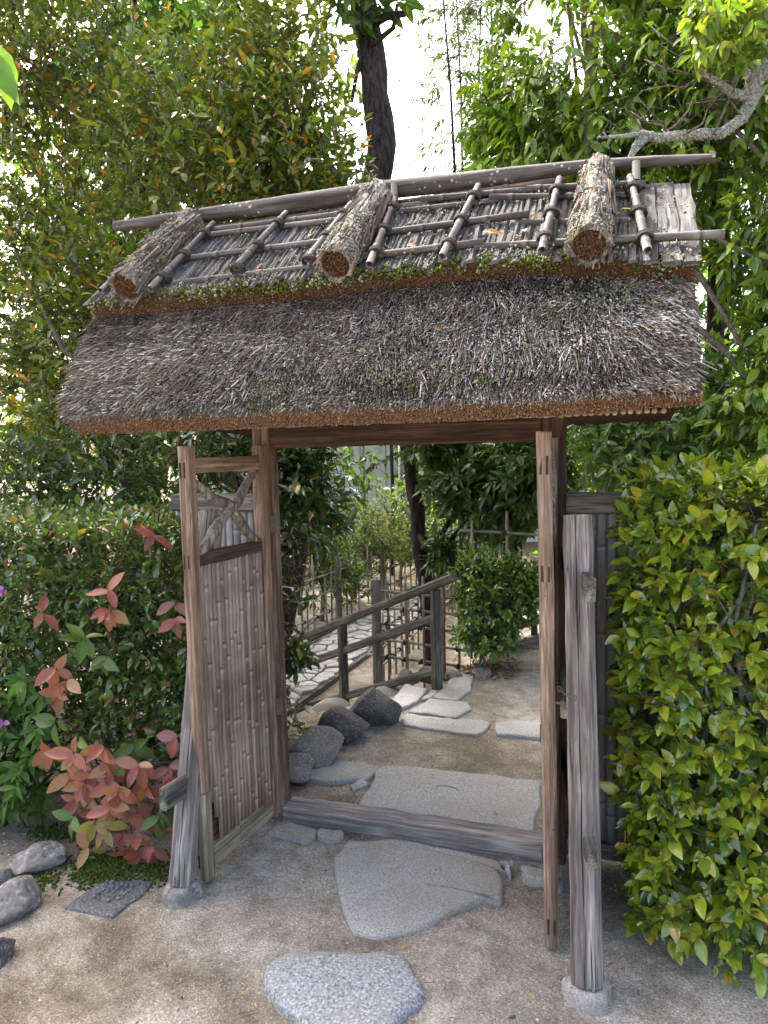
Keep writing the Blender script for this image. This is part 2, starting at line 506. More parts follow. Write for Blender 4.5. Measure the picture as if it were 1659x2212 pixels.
tag(slab('stepping_stone', r3((500, 400), (560, 345), (760, 315), (1100, 350), (1330, 400), (1540, 470), (1605, 520), (1612, 640), (1590, 690), (1500, 665), (1300, 735), (1100, 850), (850, 915), (640, 885), (580, 780), (515, 600)), .02, M['granite_warm'], seed=1, bevel=.012),
    'large pale angular stepping stone lying just before the wooden sill', 'stone', 'stone slabs along the path')
tag(slab('stepping_stone', r3((560, 345), (590, 285), (900, 280), (1250, 340), (1600, 425), (1618, 500), (1330, 395), (1090, 340), (760, 308)), .012, M['granite_warm'], seed=2),
    'long thin ledge of stone between the sill and the large stepping stone', 'stone', 'stone slabs along the path')
tag(slab('stepping_stone', r3((30, 1180), (60, 1090), (200, 1035), (500, 1030), (830, 1050), (1000, 1110), (1070, 1220), (1112, 1310), (1060, 1370), (960, 1450), (900, 1560), (600, 1640), (330, 1560), (200, 1400), (50, 1260)), .034, M['granite_blue'], seed=3, bevel=.02, dome=.004),
    'blue-grey speckled stepping stone at the bottom edge of the picture', 'stone', 'stone slabs along the path')
tag(slab('stepping_stone', r7((600, 650), (640, 635), (720, 632), (1000, 660), (1200, 685), (1425, 715), (1425, 800), (1385, 935), (1380, 1000), (900, 930), (510, 850), (525, 790), (590, 700)), .02, M['granite'], seed=4),
    'broad pale granite slab directly behind the wooden sill', 'stone', 'stone slabs along the path')
BROAD = bpy.data.objects['stepping_stone.003']
tag(slab('stepping_stone', r7((180, 655), (270, 592), (350, 592), (540, 620), (608, 645), (560, 695), (430, 715), (330, 705), (190, 675)), .022, M['granite'], seed=5),
    'light flat slab between the brown boulder and the broad granite slab', 'stone', 'stone slabs along the path')
tag(slab('stepping_stone', r7((455, 735), (500, 705), (560, 692), (560, 722), (480, 752)), .018, M['granite'], seed=6),
    'small stone wedged at the corner of the broad granite slab', 'stone', 'stone slabs along the path')
tag(slab('stepping_stone', r7((725, 385), (760, 368), (990, 398), (1130, 400), (1165, 415), (1150, 445), (1100, 474), (1040, 470), (740, 422)), .018, M['granite'], seed=7),
    'long slab in front of the squarish slab, yellow leaf on its end', 'stone', 'stone slabs along the path')
tag(slab('stepping_stone', r7((770, 362), (880, 296), (1050, 315), (1075, 345), (995, 393)), .021, M['granite'], seed=8),
    'squarish slab between the handrail post and the long slab', 'stone', 'stone slabs along the path')
tag(slab('stepping_stone', r7((1195, 415), (1300, 405), (1480, 418), (1480, 500), (1400, 492), (1195, 472)), .018, M['granite'], seed=9),
    'oblong slab beside the edge-on open door leaf', 'stone', 'stone slabs along the path')
tag(slab('stepping_stone', r7((670, 320), (740, 225), (860, 245), (810, 310), (690, 352)), .02, M['granite'], seed=10),
    'tilted slab just right of the dark boulder at the top of the steps', 'stone', 'stone slabs along the path')
tag(slab('stepping_stone', r7((820, 302), (868, 257), (925, 253), (885, 290)), .022, M['granite_warm'], seed=11),
    'small pale stone at the foot of the tall handrail post', 'stone', 'stone slabs along the path')
tag(slab('stepping_stone', r7((885, 290), (960, 205), (1010, 166), (1095, 190), (1062, 262), (1000, 306)), .02, M['granite'], seed=12),
    'slab right of the tall handrail post', 'stone', 'stone slabs along the path')
tag(slab('stepping_stone', r7((1058, 150), (1100, 135), (1160, 142), (1165, 175), (1100, 183)), .022, M['granite_warm'], seed=13),
    'farthest small slab, near the leaf litter below the round shrub', 'stone', 'stone slabs along the path')
sill_stones = [
    (r3((80, 240), (180, 165), (400, 218), (385, 262), (330, 285), (110, 248)), 'flat foot stone under the hinge end of the bamboo door'),
    (r3((400, 225), (560, 240), (580, 275), (470, 285), (410, 262)), 'short foot stone between the door foot and the stone ledge'),
    (r3((1590, 430), (1680, 440), (1690, 480), (1640, 500), (1605, 480)), 'small chipped foot stone at the right end of the ledge'),
    (r3((1700, 470), (1900, 500), (2000, 560), (1980, 600), (1720, 545)), 'rough foot stone under the sill beside the edge-on door leaf')]
for i, (p, lb) in enumerate(sill_stones):
    tag(slab('foot_stone', p, .016 + .004 * i, M['granite_warm'], seed=20 + i), lb, 'stone', 'foot stones under the sill')

def boulder(px, py, depth, r, mat, label, seed, rot=0., name='boulder', **kw):
    p = at(px, py, depth) if depth > 0 else on_z(px, py, 0.) + V((0, 0, r[2] * .35))
    return tag(rock(name, p, r, mat, seed, rot=rot, **kw), label, 'rock', 'garden boulders')
boulder(808, 1530, 4.16, (.17, .15, .155), M['rock_dark'], 'blackish speckled boulder against the short handrail post', 31, .5)
boulder(742, 1572, 3.92, (.15, .14, .125), M['rock_dark'], 'dark grey pointed boulder between the blackish and the brown boulders', 40, .9)
boulder(684, 1617, 3.66, (.17, .14, .11), M['rock_brown'], 'brownish grey boulder in front of the little leafy sprig', 33, .2)
boulder(640, 1660, 3.46, (.11, .10, .07), M['rock_brown'], 'low brown boulder partly hidden by the gate post', 34)
boulder(75, 1872, 0, (.12, .10, .075), M['rock_grey'], 'rounded grey rock beside the moss patch', 35, .3, rough=.11, cuts=14)
boulder(18, 1972, 0, (.10, .11, .085), M['rock_grey'], 'knobbly pale rock at the edge of the sand below the moss', 36, .2, rough=.16, cuts=14)
boulder(-2, 1910, 0, (.05, .05, .05), M['rock_grey'], 'small grey rock half out of view above the knobbly rock', 37)
boulder(-14, 2080, 0, (.06, .08, .07), M['rock_dark'], 'dark rock cut off by the lower left border', 38)
boulder(1390, 1900, 0, (.10, .07, .06), M['rock_grey'], 'dark rock in the shade below the camellia hedge', 39)
boulder(655, 1580, 4.5, (.13, .12, .08), M['granite_warm'], 'pale step stone below the lowest handrail bar', 42, rough=.03)
boulder(715, 1530, 5.3, (.16, .14, .07), M['granite_warm'], 'warm pale stone on the steps behind the handrail', 43, rough=.03)
boulder(850, 1492, 5.1, (.2, .18, .07), M['granite_warm'], 'flat stone step behind the blackish boulder', 44, rough=.03)
for i, (px, py) in enumerate(((885, 1462), (925, 1458), (975, 1462))):
    boulder(px, py, 5.0 - .04 * i, (.085, .07, .06), M['rock_brown'], ('lumpy brown edging stone left of the tall handrail post', 'lumpy brown edging stone behind the tall handrail post', 'lumpy brown edging stone right of the tall handrail post')[i], 50 + i)

# drain stone with pitted grid
def drain_stone():
    q = [on_z(.5228 * x, 1603.7 + .5228 * y, .012) for x, y in ((268, 680), (418, 568), (622, 575), (565, 645), (460, 722))]
    e = empty('drain_stone', tuple(q[0]))
    slab('stone', q, .012, M['slate'], e, seed=60, bevel=.008)
    a, b, c, d = [on_z(.5228 * x, 1603.7 + .5228 * y, .012) for x, y in ((345, 640), (440, 566), (565, 590), (470, 672))]
    rng = random.Random(4)
    for i in range(6):
        for j in range(5):
            u0, v0 = (i + .12) / 6, (j + .12) / 5
            u1, v1 = (i + .84) / 6, (j + .84) / 5
            if rng.random() < .12: continue
            P = []
            for u, v in ((u0, v0), (u1, v0), (u1, v1), (u0, v1)):
                P.append(a * (1 - u) * (1 - v) + d * u * (1 - v) + c * u * v + b * (1 - u) * v)
            mb = MB(); top = .015 + rng.uniform(-.003, .003)
            ce = sum(P) / 4
            vs = [(p[0] + rng.uniform(-.002, .002), p[1] + rng.uniform(-.002, .002), .008) for p in P]
            vs += [(ce[0] + (p[0] - ce[0]) * .8, ce[1] + (p[1] - ce[1]) * .8, top) for p in P]
            mb.add(vs, [(4, 5, 6, 7), (0, 1, 5, 4), (1, 2, 6, 5), (2, 3, 7, 6), (3, 0, 4, 7)])
            mb.build('knob', M['slate'], e)
    tag(e, 'dark slate stone with a grid of knobs set in the sand', 'drain stone')
drain_stone()

mb = MB(); pc = V((0, 0, 0))
c0 = on_z(962, 1706, .0205)
mb.tube([c0 + V((math.cos(t), .62 * math.sin(t), -.0008)) * V((.062, .062, 1)) for t in np.linspace(.05, 2.75, 14)], [.001] + [.0026] * 12 + [.001], 6)
me_ = mb.mesh('arc_mark'); o_ = link('arc_mark', me_, M['rock_brown']); o_.parent = BROAD
o_.matrix_parent_inverse = Matrix.Translation(-BROAD.location)

# ------------------------------------------------------------------ timber and bamboo
def frame_matrix(p0, p1, ref):
    z = unit(V(p1) - V(p0)); y = V(ref) - z * (V(ref) @ z); y = unit(y); x = np.cross(y, z)
    mt = Matrix.Identity(4)
    for i in range(3): mt[i][0], mt[i][1], mt[i][2], mt[i][3] = x[i], y[i], z[i], p0[i]
    return mt
def timber(name, p0, p1, w, d, mat, parent=None, ref=(0, 1, 0), ch=.12, seg=None, wob=.0012, taper=1., seed=0, hew=0., endr=.25, groove=None):
    """squared beam along local z from p0 to p1, w wide across ref, d deep along ref"""
    rng = np.random.default_rng(seed + int(abs(p0[0]) * 997) + int(abs(p0[2]) * 131))
    L = np.linalg.norm(V(p1) - V(p0)); seg = seg or max(4, int(L / .09))
    c = ch * min(w, d)
    x, y = w / 2, d / 2
    sec = np.array([(-x + c, -y), (x - c, -y), (x, -y + c), (x, y - c), (x - c, y), (-x + c, y), (-x, y - c), (-x, -y + c)])
    if groove is not None:
        gx = groove * w
        sec = np.array([(-x + c, -y), (gx - .0016, -y), (gx, -y + d * .10), (gx + .0016, -y)] + [tuple(q) for q in sec[1:]])
    n = len(sec); vs = []
    zs = list(np.linspace(0, L, seg + 1)); e = min(w, d) * .08
    zs = [0, e] + zs[1:-1] + [L - e, L]
    for i, z in enumerate(zs):
        k = 1 + (taper - 1) * z / L
        if i == 0 or i == len(zs) - 1: k *= 1 - endr * .12
        r = sec * k + rng.normal(0, wob, sec.shape)
        if hew: r = r * (1 + hew * rng.normal(0, 1, (1, 2)))
        vs += [(a, b, z) for a, b in r]
    fs = []
    for i in range(len(zs) - 1):
        for k in range(n):
            fs.append((i * n + k, i * n + (k + 1) % n, (i + 1) * n + (k + 1) % n, (i + 1) * n + k))
    fs += [tuple(range(n - 1, -1, -1)), tuple((len(zs) - 1) * n + k for k in range(n))]
    mb = MB(); mb.add(vs, fs)
    return link(name, mb.mesh(name), mat, parent, frame_matrix(p0, p1, ref))

def bamboo_mesh(name, L, r, node=.22, n=10, half=False, seed=0, taper=1., bend=0., hollow=True):
    rng = np.random.default_rng(seed)
    zs = [(0., 1.)]
    z = rng.uniform(.1, 1.) * node
    while z < L - .03:
        zs += [(z - .014, 1.), (z - .0035, 1.10), (z + .002, 1.12), (z + .009, .97), (z + .018, 1.)]
        z += node * rng.uniform(.7, 1.3)
    zs.append((L, 1.))
    vs, fs = [], []
    m_ = n if not half else n // 2 + 1
    for z, k in zs:
        t = z / L; rr = r * k * (1 + (taper - 1) * t); bx = bend * math.sin(math.pi * t)
        for i in range(m_):
            a = 2 * math.pi * i / n if not half else math.pi * i / (m_ - 1)
            vs.append((rr * math.cos(a) + bx, rr * math.sin(a) * (1 if not half else .95), z))
    for i in range(len(zs) - 1):
        for k in range(m_ if not half else m_ - 1):
            k2 = (k + 1) % m_
            fs.append((i * m_ + k, i * m_ + k2, (i + 1) * m_ + k2, (i + 1) * m_ + k))
    if half:
        fs.append(tuple(range(m_ - 1, -1, -1))); fs.append(tuple((len(zs) - 1) * m_ + k for k in range(m_)))
    elif hollow:
        for base, dz in ((0, .02), ((len(zs) - 1) * m_, -.02)):
            b0 = len(vs)
            ring = [vs[base + k] for k in range(m_)]
            vs += [(x * .62, y * .62, z) for x, y, z in ring]; vs += [(x * .58, y * .58, z + dz) for x, y, z in ring]
            for k in range(m_):
                k2 = (k + 1) % m_
                fs.append((base + k, base + k2, b0 + k2, b0 + k)); fs.append((b0 + k, b0 + k2, b0 + m_ + k2, b0 + m_ + k))
            fs.append(tuple(b0 + m_ + k for k in range(m_)))
    else:
        fs.append(tuple(range(m_ - 1, -1, -1))); fs.append(tuple((len(zs) - 1) * m_ + k for k in range(m_)))
    mb = MB(); mb.add(vs, fs)
    me = mb.mesh(name)
    ca = np.zeros((len(vs), 4), np.float32); ca[:, 3] = 1
    for i, (z, k) in enumerate(zs):
        if k > 1.05: ca[i * m_:(i + 1) * m_, 0] = 1
        elif .9 < k < .995: ca[i * m_:(i + 1) * m_, 1] = 1
    me.color_attributes.new('Col', 'FLOAT_COLOR', 'POINT').data.foreach_set('color', ca.ravel())
    fl = np.array([len(p.vertices) == 4 for p in me.polygons]); me.polygons.foreach_set('use_smooth', fl)
    return me
def bamboo(name, p0, p1, r, mat, parent=None, node=.22, n=10, seed=0, taper=1., ref=(0, 0, 1), **kw):
    L = float(np.linalg.norm(V(p1) - V(p0)))
    z = unit(V(p1) - V(p0))
    if abs(z @ unit(ref)) > .95: ref = (0, 1, 0)
    return link(name, bamboo_mesh(name, L, r, node, n, seed=seed, taper=taper, **kw), mat, parent, frame_matrix(p0, p1, ref))

def rope_tie(name, p, axis, axis2, r, parent, seed=0, tails=True):
    """lashing round a crossing: loops about axis plus loose ends"""
    rng = np.random.default_rng(seed); mb = MB()
    a = unit(axis); b = unit(V(axis2) - a * (V(axis2) @ a)); c = np.cross(a, b); p = V(p)
    for k in range(3):
        off = a * (k - 1) * .0075
        pts = []
        for i in range(13):
            t = 2 * math.pi * i / 12
            pts.append(p + off + b * math.cos(t) * r * 1.12 + c * math.sin(t) * r * 1.12 + rng.normal(0, .0007, 3) + a * .006 * math.sin(t))
        mb.tube(pts, .0050, 5, False)
    if tails:
        q = p + c * r * 1.1
        for k in range(5):
            d = unit(c * rng.uniform(.5, 1) + rng.normal(0, .6, 3))
            mb.tube([q, q + d * .014 + V((0, 0, .006)), q + d * .028 + V((0, 0, rng.uniform(-.015, .01)))], [.0075, .0058, .003], 5)
    return mb.build(name, M['rope'], parent, True)

# ------------------------------------------------------------------ the thatched gate
GATE = empty('thatched_gate', (.58, 0, 0))
tag(GATE, 'rustic thatched wooden garden gate with its bamboo doors standing open', 'gate')
timber('main_post', (-.042, .046, -.05), (-.042, .046, 1.95), .082, .09, M['wood_brown'], GATE, seed=1)
timber('main_post', (1.152, .046, -.05), (1.152, .046, 1.95), .086, .09, M['wood_dark'], GATE, seed=2)
timber('sill', (.0005, .06, .012), (1.108, .06, .012), .09, .128, M['wood_sill'], GATE, seed=3, wob=.002, ch=.08)
timber('lintel', (.0005, .046, 1.657), (1.108, .046, 1.657), .088, .075, M['wood_dark'], GATE, seed=4)
timber('purlin', (-.36, .055, 2.0), (1.52, .055, 2.0), .09, .08, M['wood_dark'], GATE, seed=5)
for x in (-.042, 1.152):
    timber('cross_arm', (x, -.55, 1.755), (x, .62, 1.755), .075, .085, M['wood_dark'], GATE, ref=(0, 0, 1), seed=6)
timber('eave_beam', (-.36, -.52, 1.835), (1.52, -.52, 1.835), .05, .05, M['wood_dark'], GATE, seed=7)

# leaning support posts on their stones, with the tie bars through them
timber('support_post', (-.112, -.585, .055), (-.097, -.30, 1.378), .088, .082, M['wood_grey'], GATE, seed=8, ch=.3, hew=.012, groove=.1)
timber('support_post', (1.304, -.66, .05), (1.264, -.44, 1.385), .090, .085, M['wood_grey'], GATE, seed=9, ch=.26, hew=.02, taper=.93, endr=.5, groove=-.06)
for x0, x1, y0, z in ((-.092, -.03, -.455, 1.185), (1.29, 1.19, -.575, 1.185), (-.108, -.04, -.655, .40), (1.30, 1.19, -.675, .44)):
    timber('tie_bar', (x0 + (.015 if x0 > 1 else -.012), y0, z), (x1, 0.02, z), .034, .075, M['wood_rail'], GATE, ref=(0, 0, 1), seed=10)

for poly, h, sd_, lb in (
        ([(-.165, -.625), (-.12, -.645), (-.065, -.62), (-.055, -.55), (-.10, -.525), (-.155, -.55)], .06, 70, 'grey base stone under the slanting post behind the bamboo door'),
        ([(1.245, -.70), (1.29, -.725), (1.36, -.705), (1.368, -.65), (1.34, -.61), (1.25, -.605), (1.238, -.65)], .055, 71, 'worn base stone under the thick post by the camellia hedge')):
    tag(slab('base_stone', poly, h, M['rock_grey' if sd_ == 70 else 'granite_warm'], None, sd_, bevel=.018, rough=.009), lb, 'stone', 'base stones of the gate posts')

# ---- door leaves
def door_leaf(hx, hy, fx, fy, side, seed, lean=0.):
    """leaf hinged at (hx,hy) reaching to (fx,fy); bamboo lies on the face towards side*(+X)"""
    e = empty('door_leaf', (hx, hy, .03), GATE)
    h, f = V((hx, hy, 0)), V((fx, fy, 0)); u = unit(f - h); L = np.linalg.norm(f - h)
    nrm = V((-u[1], u[0], 0)) * 1.0
    if nrm[0] * side < 0: nrm = -nrm
    def P(a, z, o=0.): return tuple(h + u * a + nrm * o + V((lean * (z / 1.6) * a / L, 0, z)))
    wd = M['wood_stile']
    if side > 0:
        timber('stile', P(L - .026, .36), P(L - .026, 1.625), .052, .048, wd, e, ref=nrm, seed=seed, ch=.18, taper=.96)
        timber('stile_repair', P(L - .026, .025), P(L - .026, .357), .053, .05, M['wood_new'], e, ref=nrm, seed=seed + 1, ch=.2)
    else:
        timber('stile', P(L - .026, .025), P(L - .026, 1.64), .05, .044, wd, e, ref=nrm, seed=seed, ch=.16)
    timber('stile', P(.026, .06), P(.026, 1.625), .05, .044, wd, e, ref=nrm, seed=seed + 2, ch=.1)
    timber('rail', P(.0515, 1.555), P(L - .0525, 1.555), .028, .056, wd, e, ref=(0, 0, 1), seed=seed + 3)
    timber('rail', P(.0515, 1.215), P(L - .0525, 1.215), .032, .05, M['wood_dark'], e, ref=(0, 0, 1), seed=seed + 4)
    timber('rail', P(.0515, .10), P(L * .56, .10), .034, .085, M['wood_new'], e, ref=(0, 0, 1), seed=seed + 5)
    timber('rail', P(L * .56 + .003, .098), P(L - .0525, .095), .034, .085, M['wood_new'], e, ref=(0, 0, 1), seed=seed + 6)
    timber('back_board', P(.052, .66, -.008), P(L - .053, .66, -.008), 1.05, .008, M['wood_dark'], e, ref=nrm, seed=seed + 7, wob=0)
    n = 17; w = (L - .105) / n
    rng = np.random.default_rng(seed)
    for i in range(n):
        a = .0525 + w * (i + .5)
        z0 = .125 + rng.uniform(-.004, .004)
        if side > 0 and i == n - 1: z0 = .30
        if side > 0 and i == n - 2: z0 = .235
        if side > 0 and i == n - 3: z0 = .10
        me = bamboo_mesh('bamboo_slat', 1.195 - z0 + rng.uniform(-.006, .004), w * rng.uniform(.44, .49), .30, 12, True, seed * 50 + i, rng.uniform(.93, 1.0))
        link('bamboo_slat', me, M['bamboo_door'], e, frame_matrix(P(a, z0, .004 + rng.uniform(0, .004)), P(a + rng.uniform(-.003, .003), 1.19, .006), nrm))
    # crossed natural branches in the open panel
    def branch(pts, rad):
        mb = MB(); q = []
        pts = [V(P(*p)) for p in pts]
        for i in range(len(pts) - 1):
            for t in (0, .34, .67): q.append(pts[i] * (1 - t) + pts[i + 1] * t)
        q.append(pts[-1])
        rr = np.interp(np.linspace(0, 1, len(q)), np.linspace(0, 1, len(rad)), rad) * (1 + .08 * np.sin(np.arange(len(q)) * 1.7))
        mb.tube(q, list(rr), 9); mb.build('crossed_branch', M['wood_branch'], e, True)
    branch([(.06, 1.53), (.13, 1.465), (.19, 1.40), (.255, 1.375), (.33, 1.31), (.385, 1.26), (L - .055, 1.235)], [.015, .019, .021, .023, .020, .018])
    branch([(L - .05, 1.50), (.39, 1.47), (.33, 1.43), (.235, 1.40), (.16, 1.31), (.09, 1.25), (.055, 1.235)], [.015, .020, .019, .022, .018, .015])
    # through tenons showing on the narrow face of the front stile
    for zz, hh in ((1.54, .055), (1.215, .05), (.095, .05)):
        for s_ in (-1, 1):
            mb = MB(); c = V(P(L - .0005, zz, s_ * .0095))
            vs = []
            for dx in (-1, 1):
                for dn in (-1, 1):
                    for dz in (-1, 1): vs.append(c + u * dx * .0012 + nrm * dn * .0036 + V((0, 0, dz * hh / 2)))
            mb.add(vs, [(0, 1, 3, 2), (4, 6, 7, 5), (0, 4, 5, 1), (2, 3, 7, 6), (0, 2, 6, 4), (1, 5, 7, 3)])
            mb.build('tenon', M['hole'], e)
    for zz in (.52, 1.30):
        mb = MB(); c = V(P(-.004, zz, .024))
        mb.box(c, (.022, .004, .035)); mb.build('hinge', M['iron'], e)
    return e
LEAF_L = door_leaf(-.012, -.028, -.072, -.515, 1, 100)
LEAF_R = door_leaf(1.150, -.028, 1.190, -.512, -1, 200, -.02)
# bolt, staple and hook of the edge-on leaf
timber('bolt_bar', (1.232, -.50, .795), (1.200, -.14, .795), .030, .05, M['wood_new'], LEAF_R, ref=(0, 0, 1), seed=30)
mb = MB()
st = V((1.232, -.505, .80))
mb.tube([st + V((-.03, 0, .018)), st + V((.018, -.004, .018)), st + V((.022, -.004, .012)), st + V((.022, -.004, -.035)), st + V((.012, -.004, -.042))], .0035, 6)
mb.build('staple', M['iron'], LEAF_R, True)
mb = MB()
hk0, hk1 = V((1.214, -.50, .86)), V((1.262, -.612, .875))
mb.tube([hk0, hk0 * .6 + hk1 * .4 + V((0, 0, -.004)), hk1], .0028, 6)
for c in (hk0, hk1):
    mb.tube([c + V((math.cos(t) * .008, 0, math.sin(t) * .008)) for t in np.linspace(0, 6.2, 9)], .002, 5, False)
mb.build('hook', M['iron'], GATE, True)
# small nicks cut in the front stile of the bamboo leaf are plain slots
# ---- roof
ROOF = empty('roof', (.58, 0, 1.66), GATE)
def droop(x, k=.065): return -k * np.clip((np.asarray(x, float) - .95) / .65, 0, 1) ** 1.4
def xl(z): return np.interp(z, [1.66, 2.1, 2.5], [-.42, -.5, -.55])
XR = 1.585
PROF = [(-.61, 1.676), (-.652, 1.722), (-.60, 1.79), (-.50, 1.935), (-.38, 2.10), (-.372, 2.112), (-.425, 2.158), (-.432, 2.166), (-.30, 2.275), (-.15, 2.40), (-.03, 2.49)]
def thatch_body():
    rng = np.random.default_rng(5)
    pts = []
    for (a, b), (c, d) in zip(PROF[:-1], PROF[1:]):
        k = max(1, int(math.hypot(c - a, d - b) / .03))
        pts += [(a + (c - a) * i / k, b + (d - b) * i / k) for i in range(k)]
    pts.append(PROF[-1])
    prof = pts + [(-y, z) for y, z in pts[::-1]] + [(.58, 1.69), (.3, 1.705), (0, 1.72), (-.3, 1.705), (-.58, 1.69)]
    nx = 70; n = len(prof)
    vs = np.zeros((nx + 1, n, 3))
    for i in range(nx + 1):
        t = i / nx
        for j, (y, z) in enumerate(prof):
            x = xl(z) + (XR - xl(z)) * t
            rnd = math.exp(-min(t, 1 - t) / .015) * .02
            vs[i, j] = (x, y * (1 - rnd), z + (droop(x) if z > 2.0 else droop(x, .02) * -1 * (z < 1.71)) - rnd * .3)
    vs += rng.normal(0, .0025, vs.shape)
    idx = np.arange((nx + 1) * n).reshape(nx + 1, n)
    q = np.stack([idx[:-1], idx[1:], np.roll(idx, -1, 1)[1:], np.roll(idx, -1, 1)[:-1]], -1).reshape(-1, 4)
    t = NT('thatch body')
    n1 = t.noise(t.coord(), 160, 3, .7); n2 = t.noise(t.coord(), 8, 4, .6)
    c = t.mix(t.ramp(n2, [(.4, 0.), (.65, .7)]), t.ramp(n1, [(.3, (.05, .03, .018)), (.7, (.17, .105, .06))]), (.035, .028, .022))
    mat = t.done(t.bsdf(c, .95, .08, t.bump(n1, .9, .01)))
    me = np_mesh('thatch', vs.reshape(-1, 3), q, np.zeros((0, 3)))
    me.materials.append(mat)
    # closed gable ends
    o = link('thatch', me, None, ROOF)
    for i in (0, nx):
        mb = MB(); mb.add(vs[i], [tuple(range(n)) if i == 0 else tuple(range(n - 1, -1, -1))]); mb.build('gable_thatch', mat, ROOF)
thatch_body()

def prisms(name, p, d, L, r, col, mat, parent, sides=4, tip=.75, kind='stuff'):
    """many straws at once: p base, d unit direction, L length, r radius, col (n,3)"""
    N = len(p)
    ref = np.where(np.abs(d[:, 2:3]) > .9, np.array([[1., 0, 0]]), np.array([[0, 0, 1.]]))
    a = np.cross(d, ref); a /= np.linalg.norm(a, axis=1, keepdims=True); b = np.cross(d, a)
    rings = []
    for e, rr in ((0, 1.), (1, tip)):
        for k in range(sides):
            t = 2 * math.pi * k / sides
            rings.append(p + d * (L * e)[:, None] + (a * math.cos(t) + b * math.sin(t)) * (r * rr)[:, None])
    v = np.stack(rings, 1)
    base = (np.arange(N) * 2 * sides)[:, None]
    q = []
    for k in range(sides):
        k2 = (k + 1) % sides
        q.append(base + np.array([[k, k2, sides + k2, sides + k]]))
    quads = np.concatenate(q)
    if sides == 4: quads = np.concatenate([quads, base + np.array([[4, 5, 6, 7]])]); tris = np.zeros((0, 3))
    else: tris = base + np.array([[3, 4, 5]])
    c = np.repeat(np.concatenate([col, np.ones((N, 1))], 1)[:, None], 2 * sides, 1).reshape(-1, 4)
    return link(name, np_mesh(name, v.reshape(-1, 3), quads, tris, c), mat, parent, None, kind)

def fbm(x, y, seed, f0=2.):
    rng = np.random.default_rng(seed); o = 0
    for k in range(10):
        a = rng.uniform(0, 6.3); f = f0 * 1.35 ** k
        o = o + np.sin((x * math.cos(a) + y * math.sin(a)) * f + rng.uniform(0, 6.3)) / 1.22 ** k
    return o / 4.2

